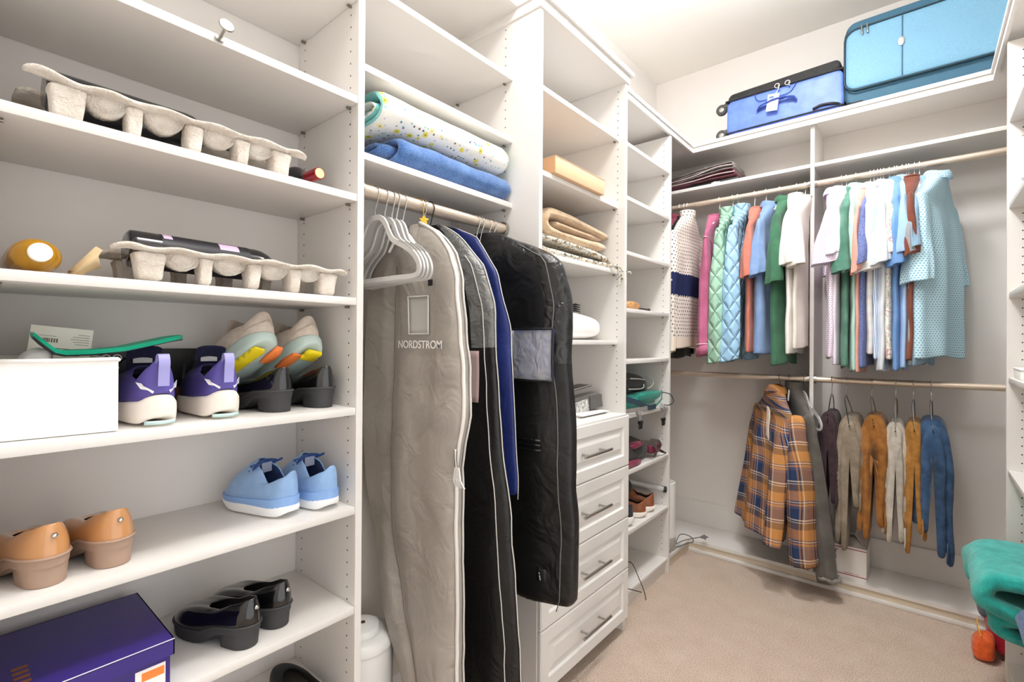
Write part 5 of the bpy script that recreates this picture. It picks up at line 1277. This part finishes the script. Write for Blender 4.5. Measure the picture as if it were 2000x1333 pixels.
hang('sage green quilted jacket', 'white hanger holding the sage green quilted jacket', 'jacket', 'quilted_jacket', -.872, -.8449, 2.020, .05, .74, .795, GQ, th=.030, bx=(.030, .047), collar='stand', seed=5, fa=.1)
hang('sky blue quilted jacket with navy-lined collar', 'white hanger holding the sky blue quilted jacket', 'jacket', 'quilted_jacket', -.795, -.8169, 2.025, .02, .74, .790, BQ, th=.034, bx=(.032, .048), collar='stand', seed=6, fa=.1)
hang('coral short-sleeved shirt beside the quilted jackets', 'white hanger holding the coral shirt', 'shirt', 'tee_shirt', -.715, -.727, 2.020, .05, .80, .335, cl('coral_cotton', 'd67a66', 'c96a57'), th=.022, bx=(.022, .032), seed=7, collar='crew')
hang('cornflower blue short-sleeved shirt', 'white hanger holding the cornflower blue shirt', 'shirt', 'tee_shirt', -.645, -.669, 2.030, -.05, .82, .345, cl('cornflower_cotton', '7f9fd0', '6f8fc2'), th=.038, bx=(.028, .040), seed=8, collar='polo')
hang('dark green polo shirt between the blue and white shirts', 'white hanger holding the dark green polo by the white shirts', 'shirt', 'polo_shirt', -.575, -.60, 2.045, .0, .89, .40, cl('forest_cotton', '3f7a57', '33674a'), th=.030, bx=(.026, .036), seed=9, collar='polo')
hang('plain white short-sleeved shirt', 'white hanger holding the plain white shirt', 'shirt', 'tee_shirt', -.523, -.5186, 2.060, .03, .85, .33, cl('bright_white_cotton', 'efece8', 'e6e2dd'), th=.020, bx=(.018, .046), seed=10, collar='crew')
hang('creamy white short-sleeved shirt beside the divider', 'white hanger holding the creamy white shirt', 'shirt', 'tee_shirt', -.480, -.4779, 2.040, .0, .80, .32, cl('cream_cotton', 'ece5dc', 'e2dacf'), th=.020, bx=(.016, .042), seed=11, collar='crew')
# right bay, from the divider outwards
LAVP = uvgrid('lavender_check', 'efe6f0', 'b493c4', .0095, .34, 'diamond', True)
R_ = [
 ('lavender checked polo shirt next to the divider', 'lavender checked polo', -.342, -.3162, 2.040, .02, .85, .325, LAVP, dict(th=.022, bx=(.02, .078), collar='polo')),
 ('white polo shirt with lavender tint behind the checked polo', 'white lavender-tinted polo', -.318, -.2966, 2.045, .0, .88, .29, cl('lilac_white', 'e9e2ee', 'ddd4e4'), dict(th=.016, bx=(.018, .040), collar='polo')),
 ('bottle green polo shirt next to the lavender shirts', 'bottle green polo by the lavender shirts', -.285, -.256, 2.035, .0, .89, .36, cl('bottle_green', '5d9480', '3f7762'), dict(th=.018, bx=(.022, .040), collar='polo')),
 ('mint green polo shirt next to the bottle green one', 'mint green polo', -.250, -.1975, 2.050, .0, .92, .37, cl('mint_cotton', 'b4e0d2', 'a2d3c4'), dict(th=.018, bx=(.020, .036), collar='polo')),
 ('pale pink shirt squeezed behind the mint polo', 'pale pink shirt', -.232, -.1832, 2.025, .0, .90, .36, cl('salmon_pink', 'eba89a', 'e29886'), dict(th=.012, bx=(.012, .020), collar='crew')),
 ('heathered indigo tee shirt', 'heathered indigo tee', -.212, -.169, 2.020, .0, .86, .32, cloth('indigo_heather', '7a86b6', '56659d', 160, .9, .3), dict(th=.018, bx=(.016, .024), collar='crew')),
 ('pale pastel madras plaid shirt', 'pastel madras shirt', -.188, -.1569, 2.040, .0, .83, .37, uvstripe('pastel_madras', [(0, 'e4e2e0'), (.3, 'd9d4de'), (.45, 'e8dcd2'), (.7, 'd8e0de'), (.85, 'ece8e2')], [(0, 'e6e4e2'), (.35, 'dcd6da'), (.6, 'e8e0d6'), (.8, 'd6dedc')], .07, .08), dict(th=.020, bx=(.020, .054), collar='polo')),
 ('blue diagonal striped shirt', 'blue striped shirt', -.163, -.1449, 2.030, .0, .84, .31, uvstripe('blue_stripe', [(0, 'eef1f6'), (.55, '8fb0dc')], None, .008), dict(th=.016, bx=(.016, .026), collar='polo')),
 ('very pale blue button shirt', 'pale blue button shirt', -.140, -.123, 2.040, .0, .90, .345, cl('ice_blue', 'dfe6ee', 'd0dae6'), dict(th=.018, bx=(.018, .034), collar='polo')),
 ('white shirt with tropical leaf print', 'tropical leaf print shirt', -.114, -.1034, 2.035, .0, .84, .30, TROP, dict(th=.020, bx=(.018, .030), collar='polo')),
 ('medium blue polo shirt', 'medium blue polo', -.090, -.0937, 2.045, .0, .90, .36, cl('azure_cotton', '6f9fdc', '5c8fd0'), dict(th=.018, bx=(.018, .034), collar='polo')),
 ('powder blue polo shirt with wide sleeve', 'powder blue polo', -.064, -.0743, 2.050, .0, .90, .315, cl('powder_blue', '9fc4ee', '8fb7e6'), dict(th=.018, bx=(.020, .042), collar='polo')),
 ('rust brown tee shirt', 'rust brown tee', -.040, -.059, 2.050, .0, .86, .33, cl('rust_cotton', '8b4a35', '74392a'), dict(th=.018, bx=(.020, .034), collar='crew')),
 ('grey tee shirt behind the patterned blue shirt', 'grey tee', -.015, -.0495, 2.030, -.1, .86, .30, cl('grey_marl', 'a3a2a6', '929196'), dict(th=.016, bx=(.016, .026), collar='crew')),
 ('light denim shirt mostly hidden behind the patterned blue shirt', 'light denim shirt', .008, -.0288, 2.030, -.15, .86, .28, cl('light_denim', '8fb4cf', '7ea3c0'), dict(th=.018, bx=(.014, .024), collar='polo')),
]
for i, (l, hl, x, hx, zt, rz, L, sl, m, kw) in enumerate(R_):
    kw = dict(kw); kw.setdefault('fa', .22)
    hang(l, 'white hanger holding the '+hl, 'shirt', 'polo_shirt' if 'polo' in l else ('tee_shirt' if 'tee' in l else 'shirt'), x, hx, zt, rz, L, sl, m, gy=.006*((i*5) % 4-1.5), seed=20+i, out=.045+.008*(i % 3), **kw)
hang('light blue geometric patterned shirt at the outer end of the row', 'white hanger holding the light blue patterned shirt', 'shirt', 'shirt',   .052, -.0101, 2.045, -.30, .84, .44, uvgrid('aqua_geometric', 'c5e2ee', '6aa9c6', .013, .26, 'dot', True, .010), W=.44, th=.050, bx=(.032, .056), collar='polo', seed=50, fa=.3, out=.03)

# lower rod: jackets, an empty hanger and trousers
PL = uvstripe('flannel_plaid', [(0, 'bd8650'), (.30, 'f0dcc0'), (.325, 'bd8650'), (.36, '1f2c4c'), (.40, 'b07f52'), (.46, '2f3f63'), (.74, 'e9d9c4'), (.765, '2f3f63'), (.82, 'b07f52'), (.90, '1f2c4c'), (.94, 'bd8650')],
    [(0, 'c98d52'), (.26, '3f4f74'), (.29, 'e6cfae'), (.32, '3f4f74'), (.35, 'c98d52'), (.40, '5c5570'), (.48, '2c3f62'), (.74, 'e8d6bd'), (.77, '3f4f74'), (.81, 'e8d6bd'), (.83, '6a5648')], .150, .185, .9, .52)
SHERPA = pile('cream_sherpa', 'e9dfd2', 'cdbfae', 200, 40, .6)
fj = hang('orange and navy plaid flannel jacket with cream lining', 'chrome hook hanger holding the plaid flannel jacket', 'jacket', 'flannel_jacket', -.610, -.5955, 1.018, .60, .77, .775, PL, gy=-.03, W=.50, th=.055, lean=-.10, slean=.04, bx=(.055, .064), collar='polo', seed=61, fa=.35, out=.03, by=.045, sleeves=(-1, 1))
obj('lining', MB().loft([[(-.060-.012*t+.010*s, -.075+.05*s-.015*t, .735-.16*t+.02*s) for s in [i/6 for i in range(7)]] for t in [j/8 for j in range(9)]], 0, False, False, closed=False).wob(.004, 20, 3), SHERPA, fj, world=False, solid=.008, sub=1, smooth=180)
gj = hang('dark grey padded jacket behind the plaid flannel', 'chrome hook hanger holding the dark grey jacket', 'jacket', 'padded_jacket', -.530, -.5483, 1.025, .42, .86, .86, cl('charcoal_canvas', '6a655f', '57524d'), gy=.03, W=.48, th=.060, lean=.10, bx=(.034, .046), collar='stand', seed=63, fa=.3, out=.02, by=.045)
obj('frayed_cuff', MB().tube([(.095+.044*cos(a), -.245+.042*sin(a), .02+.006*sin(5*a)) for a in [2*pi*i/24 for i in range(24)]], .009, 6, loop=True).wob(.006, 60, 3), pile('frayed_grey', '9a948c', '5e5a55', 300, 60, .9), gj, world=False, smooth=180)
flat_hanger('empty pale grey hanger on the lower rod beside the divider', YR, .62, None, .0, ZL, 1.006, 'y', -.490)
def trousers(label, hlabel, x, hx, mt, xl, zl, xr, zr, top=.882, th=.020, y0=2.895, y1=3.105, seed=0, bulge=0.0, cuffm=None):
    r = thing('trousers', label, 'trousers', (x, YR, min(zl, zr)))
    rng = random.Random(seed); w = th*1.25
    for k in range(2):
        o = w*(.95 if k == 0 else 0); m = MB()
        ya, yb_ = (y0, y1) if k == 0 else (y0-.016, y1-.03)
        dl, dr = (.03, .0) if k == 0 else (.0, .035)
        a = w*.62+o; tl, tr = (xl-x)*.35, (xr-x)*.35
        path = [(x-a+tl, zl+dl), (x-a+tl*.8, zl+(top-zl)*.35), (x-a*1.0+tl*.35-bulge*.5, zl+(top-zl)*.72), (x-a*.92, top-.035), (x-a*.5, top+o-.002), (x, top+o+.004), (x+a*.5, top+o-.002), (x+a*.92, top-.035), (x+a+tr*.35+bulge, zr+(top-zr)*.72), (x+a+tr*.8, zr+(top-zr)*.35), (x+a+tr, zr+dr)]
        fold(m, path, w*(.82 if k == 0 else .95), 'y', ya, yb_, 0, n=14, np_=70, amp=.006, fr=11, seed=seed+k*3, endr=.9, tip=.9)
        obj('trouser_leg', m, mt, r, sub=1, smooth=180)
    m = MB(); fold(m, [(xr*.35+x*.65+w*1.2, zr+.11), (xr*.35+x*.65+w*1.3, zr+.06), (xr*.35+x*.65+w*1.2, zr+.02)], .008, 'y', y0-.018, y0+.04, 0, n=6, np_=8, amp=.003, seed=seed+9); obj('belt_loop', m, mt, r, smooth=180)
    h = thing('clothes_hanger', hlabel, 'hanger', (hx, YR, top))
    obj('hook', MB().tube(hook_pts(ZL, .0185, 1.0, 'y', (hx, YR), 1), .0021, 7), CHROME, h)
    obj('wire_frame', MB().tube(spline([(hx, YR, 1.005), (hx-.004, YR-.02, .985), (hx+(x-hx)*.5-.003, YR-.07, .93), (x, y0-.022, top-.006)], 16)+[Vector((x, y1+.006, top-.006))]+spline([(x, y1+.006, top-.006), (hx+(x-hx)*.5+.003, YR+.07, .93), (hx+.004, YR+.02, .985), (hx, YR, 1.005)], 16)[1:], .0026, 7), CHROME, h)
    return r
tc = lambda n, a, b: cloth(n, soft(a, .12), soft(b, .12), 25, .85, .4, 600)
trousers('dark maroon trousers folded over a hanger next to the divider', 'chrome trouser hanger holding the dark maroon trousers', -.358, -.3542, tc('maroon_twill', '4a363c', '3a292f'), -.392, .40, -.330, .43, .885, .018, seed=1)
trousers('taupe canvas trousers with rolled waistband', 'chrome trouser hanger holding the taupe trousers', -.268, -.2927, tc('taupe_canvas', '9b8b78', '857664'), -.288, .245, -.240, .43, .870, .022, seed=4, bulge=.012)
trousers('rust ochre corduroy trousers', 'chrome trouser hanger holding the rust ochre trousers', -.172, -.1877, tc('ochre_cord', 'b0712f', '935a22'), -.212, .325, -.142, .355, .880, .022, seed=7, bulge=.016)
trousers('pale stone chino trousers', 'chrome trouser hanger holding the pale stone trousers', -.092, -.094, tc('stone_chino', 'c9c1b5', 'b3aa9d'), -.122, .330, -.068, .305, .865, .018, seed=10)
trousers('golden ochre trousers squeezed beside the jeans', 'chrome trouser hanger holding the golden ochre trousers', -.024, -.0291, tc('gold_twill', 'b97f35', '9b6625'), -.048, .300, -.004, .365, .875, .016, seed=13)
trousers('dark blue denim jeans at the outer end of the lower rod', 'chrome trouser hanger holding the dark blue jeans', .040, .0353, tc('dark_denim', '3f5f88', '2b476b'), .004, .410, .080, .275, .880, .024, seed=16, bulge=.006)
# printed postal carton on the base board
pbx = thing('postal_carton', 'opened white postal carton with red lines on the base board', 'box', (-.31, 3.12, .0688))
PW = mat('postal_white', 'ece8e4', .55); PRD = mat('postal_red', '9c2f3a', .6); PGR = mat('carton_inside', 'b5aca3', .8)
wallP = [(-.425, 3.022), (-.208, 3.022), (-.208, 3.235), (-.425, 3.235)]
obj('carton', wallbox(MB(), wallP, .0688, .228, .004), [PW], pbx, smooth=0)
fl = MB().add([(-.425, 3.022, .228), (-.208, 3.022, .228), (-.212, 3.095, .262), (-.421, 3.085, .245), (-.425, 3.022, .231), (-.208, 3.022, .231), (-.212, 3.095, .265), (-.421, 3.085, .248)], [(0, 1, 2, 3), (7, 6, 5, 4), (0, 4, 5, 1), (1, 5, 6, 2), (2, 6, 7, 3), (3, 7, 4, 0)]); obj('flap', fl, PGR, pbx, smooth=0)
fl = MB().add([(-.208, 3.03, .229), (-.208, 3.232, .229), (-.255, 3.225, .305), (-.262, 3.05, .290), (-.205, 3.03, .230), (-.205, 3.232, .230), (-.252, 3.225, .307), (-.259, 3.05, .292)], [(0, 1, 2, 3), (7, 6, 5, 4), (0, 4, 5, 1), (1, 5, 6, 2), (2, 6, 7, 3), (3, 7, 4, 0)]); obj('flap', fl, PGR, pbx, smooth=0)
obj('contents', MB().box((-.41, 3.03, .15), (-.22, 3.225, .20)), BLACK, pbx, smooth=0)
for z in (.216, .083): obj('red_line', MB().box((-.4245, 3.0212, z), (-.2085, 3.0218, z+.004)), PRD, pbx, smooth=0)
text('PRIORITY', .030, Matrix.Translation((-.392, 3.0212, .195)) @ FYN, PRD, pbx, bold=.0006)
text('MADE IN U.S.A.', .010, Matrix.Translation((-.27, 3.0212, .094)) @ FYN, PRD, pbx)
text('V', .022, Matrix.Translation((-.328, 3.0212, .178)) @ FYN, PRD, pbx) if 0 else None

# shelf below the top board: folded suit carriers on a black case
zs = 2.214
bc = thing('black_case', 'flat black case under the folded garment carriers', 'case', (-.95, 3.12, zs))
m = MB(); m.box((-1.10, 3.02, zs), (-.820, 3.22, zs+.022), 0, .003); obj('body', m, BLACK, bc); obj('handle', MB().tube(spline([(-.97, 3.018, zs+.012), (-.962, 3.006, zs+.008), (-.945, 2.992, zs+.006), (-.93, 3.010, zs+.008), (-.925, 3.018, zs+.012)], 16), .0035, 8), WPLAS, bc)
zs2 = zs+.023
for i, (nm, lab, c1, c2, zz, xr_) in enumerate((('suit_carrier', 'folded maroon suit carrier lying on the black case', '6d3340', '52242f', 0, -.845), ('suit_carrier', 'folded grey suit carrier draped over the maroon one', '8e8684', '736c6a', .042, -.850))):
    sc_ = thing(nm, lab, 'garment bag', (-1.05, 3.14, zs2+zz)); mt = cloth('carrier%d' % i, c1, c2, 14, .6, .4, spec=.4)
    for k in range(2):
        b = zs2+zz+.004+.018*k; sl = .0 if i == 0 else .028
        m = MB(); fold(m, [(-1.38, b+.004-sl), (-1.20, b+.004-sl*.8), (-1.02, b+.006-sl*.1), (-.90, b+.012), (xr_-.006*k, b+.012), (xr_+.006-.006*k, b+.022), (xr_-.02, b+.032), (-.93, b+.030), (-1.05, b+.020), (-1.35, b+.012-sl)], .010, 'y', 3.01+.008*k, 3.24, 0, n=14, np_=60, amp=.0035, fr=12, seed=i*5+k)
        for q in m.v: q.z = max(q.z, zs2+.0006 if q.x > -1.11 else zs+.0006)
        obj('fold_layer', m, mt, sc_, smooth=180)
    obj('binding', MB().tube(spline([(-1.36, 3.008, zs2+zz+.012-sl), (-1.10, 3.006, zs2+zz+.018-sl*.5), (-.95, 3.006, zs2+zz+.032), (xr_+.008, 3.006, zs2+zz+.030)], 24), .0035, 6), mat('pale_binding', 'b9a9a6', .6), sc_)
obj('zip_ring', MB().tube([(-1.0+.008*cos(a), 3.002, zs2+.085+.008*sin(a)) for a in [2*pi*i/14 for i in range(14)]], .0018, 6, loop=True), STEEL, sc_)

# suitcases on the top shelf
zt_ = 2.460
def rbox(mb, lo, hi, r, mi=0, n=6, y_in=None):
    """box with rounded vertical-plane corners in x-z, lofted along y"""
    x0, y0, z0 = lo; x1, y1, z1 = hi; ring = []
    for cx, cz, a0 in ((x1-r, z1-r, 0), (x0+r, z1-r, 90), (x0+r, z0+r, 180), (x1-r, z0+r, 270)):
        for k in range(n+1):
            a = radians(a0+90*k/n); ring.append((cx+r*cos(a), cz+r*sin(a)))
    c = ((x0+x1)/2, (z0+z1)/2); rg = []
    for y, s in ((y0, -.010), (y0+.004, -.004), (y0+.012, 0), (y1-.012, 0), (y1-.004, -.004), (y1, -.010)):
        rg.append([(c[0]+(x-c[0])*(1+s/(x1-x0)*2), y, c[1]+(z-c[1])*(1+s/(z1-z0)*2)) for x, z in ring])
    return mb.loft(rg, mi)
BLU = cloth('royal_blue_nylon', '5f7fd6', '4f6ec8', 18, .45, .2, 700, spec=.5); CHB = cloth('black_webbing', '2c2c2d', '202021', 100, .6, .2)
s1 = thing('suitcase', 'royal blue carry-on suitcase lying flat with its wheels to the side', 'suitcase', (-.59, 3.11, zt_))
m = MB(); rbox(m, (-.872, 2.965, zt_+.004), (-.305, 3.262, zt_+.205), .035).wob(.004, 6, 2); obj('shell', m, BLU, s1, sub=1, smooth=180)
m = MB(); rbox(m, (-.868, 2.972, zt_+.200), (-.318, 3.255, zt_+.262), .028).wob(.004, 8, 4)
for q in m.v: q.z -= max(0, -.74-q.x)*.16
obj('front_panel', m, CHB, s1, sub=1, smooth=180)
for z, rr, mt in ((zt_+.203, .006, CHB), (zt_+.018, .004, CHB)):
    obj('piping', MB().tube(spline([(-.866, 3.10, z), (-.868, 2.985, z), (-.85, 2.966, z), (-.60, 2.962, z), (-.34, 2.966, z), (-.309, 2.985, z), (-.307, 3.10, z)], 50), rr, 8), mt, s1, smooth=180)
obj('corner_guard', MB().tube(spline([(-.44, 2.961, zt_+.030), (-.40, 2.958, zt_+.040), (-.35, 2.960, zt_+.034), (-.318, 2.975, zt_+.024)], 16), .007, 8), BLACK, s1, smooth=180)
hd = obj('handle', strap([(-.705, 2.958, zt_+.100), (-.685, 2.944, zt_+.118), (-.61, 2.940, zt_+.128), (-.535, 2.944, zt_+.122), (-.515, 2.958, zt_+.102)], .022, .008), cloth('navy_webbing', '2f479a', '263b86', 60, .6, .2), s1)
obj('seam', MB().tube(spline([(-.72, 2.961, zt_+.195), (-.71, 2.960, zt_+.165), (-.68, 2.959, zt_+.15), (-.56, 2.959, zt_+.152), (-.53, 2.960, zt_+.175), (-.515, 2.961, zt_+.198)], 30), .002, 6), cloth('navy_webbing', '2f479a', '263b86', 60, .6, .2), s1)
for dx in (0, .05): obj('zip_pull', MB().tube([(-.60+dx, 2.958, zt_+.215), (-.60+dx, 2.952, zt_+.20), (-.596+dx, 2.950, zt_+.185)], .004, 6).tube([(-.606+dx+.012*cos(a), 2.951, zt_+.205+.012*sin(a)) for a in [2*pi*i/12 for i in range(12)]], .002, 6, loop=True), STEEL, s1)
M_ = Matrix.Translation((-.625, 2.938, zt_+.115)) @ Matrix.Rotation(.12, 4, 'Y')
tg = obj('luggage_tag', MB().box((-.028, -.001, -.045), (.028, .001, .045), 0, .0008).xf(M_), mat('tag_paper', 'd9e2ea', .3, coat=.5), s1)
obj('tag_print', MB().box((-.020, -.0014, .022), (.004, -.0011, .034)).xf(M_), mat('tag_ink', '4f6b86', .6), tg, smooth=0)
obj('tag_cord', MB().tube([(-.612, 2.940, zt_+.155), (-.60, 2.945, zt_+.18), (-.597, 2.95, zt_+.20)], .0016, 6), WPLAS, tg)
for z in (zt_+.022, zt_+.178):
    for y in (3.0, 3.22):
        w = obj('wheel', MB().lathe([(.0, -.011), (.026, -.012), (.031, -.008), (.031, .008), (.026, .012), (0, .011)], 24, 0, (-.908, y, z+.006 if z < zt_+.1 else z), 'y'), mat('dark_wheel', '3f3e3d', .45), s1, smooth=40)
        obj('fork', MB().tube([(-.866, y, z+.018), (-.885, y, z+.020), (-.898, y+.012, z+.010)], [.022, .016, .009], 10), mat('dark_grey_plastic', '5b5957', .4), w)
        obj('hub', MB().lathe([(.0, -.0125), (.012, -.0125), (.014, -.011)], 16, 0, (-.908, y, z+.006 if z < zt_+.1 else z), 'y'), STEEL, w)
TLF = cloth('teal_luggage', '6f9fbb', '6393af', 300, .55, .15, 800, spec=.4); TLD = cloth('shaded_teal_luggage', '35637c', '2e5970', 300, .6, .15, 800, spec=.4)  # second cloth: teal with the shade of the rounded body painted in
s2 = thing('suitcase', 'large teal fabric suitcase standing on its long side', 'suitcase', (.02, 3.12, zt_))
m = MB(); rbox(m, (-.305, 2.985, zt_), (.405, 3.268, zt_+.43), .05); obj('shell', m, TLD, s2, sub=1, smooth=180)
m = MB(); rbox(m, (-.300, 2.960, zt_+.075), (.400, 2.998, zt_+.375), .05); obj('front_pocket', m, TLF, s2, sub=1, smooth=180)
def rpath(x0, x1, z0, z1, r, y, n=8):
    P = []
    for cx, cz, a0 in ((x1-r, z1-r, 0), (x0+r, z1-r, 90), (x0+r, z0+r, 180), (x1-r, z0+r, 270)):
        for k in range(n+1): a = radians(a0+90*k/n); P.append((cx+r*cos(a), y, cz+r*sin(a)))
    return P
DTR = mat('dark_teal_trim', '16323d', .5)
obj('piping', MB().tube(rpath(-.303, .403, zt_+.072, zt_+.378, .052, 2.966), .0042, 8, loop=True), DTR, s2, smooth=180)
obj('zip', MB().tube(rpath(-.303, .403, zt_+.008, zt_+.405, .05, 2.992), .0045, 8, loop=True), DTR, s2, smooth=180)
obj('seam', MB().tube([(-.075, 2.958, zt_+.082), (-.075, 2.957, zt_+.22), (-.075, 2.958, zt_+.368)], .0022, 6), TLD, s2)
obj('badge', MB().lathe([(.012, 0), (.012, -.003), (.009, -.004), (0, -.004)], 20, 0, (-.078, 2.958, zt_+.245), 'y').xf(Matrix.Translation((-.078, 2.958, zt_+.245)) @ Matrix.Scale(1.7, 4, (0, 0, 1)) @ Matrix.Translation((.078, -2.958, -zt_-.245))), STEEL, s2)
for dx in (0, .022): obj('zip_pull', MB().tube([(-.232+dx, 2.962, zt_+.385), (-.232+dx, 2.952, zt_+.365), (-.230+dx, 2.951, zt_+.335)], .0042, 6), STEEL, s2)
obj('foot', MB().tube([(-.296, 3.0, zt_+.02), (-.27, 2.985, zt_+.012), (-.23, 2.984, zt_+.012)], .010, 8), BLACK, s2)
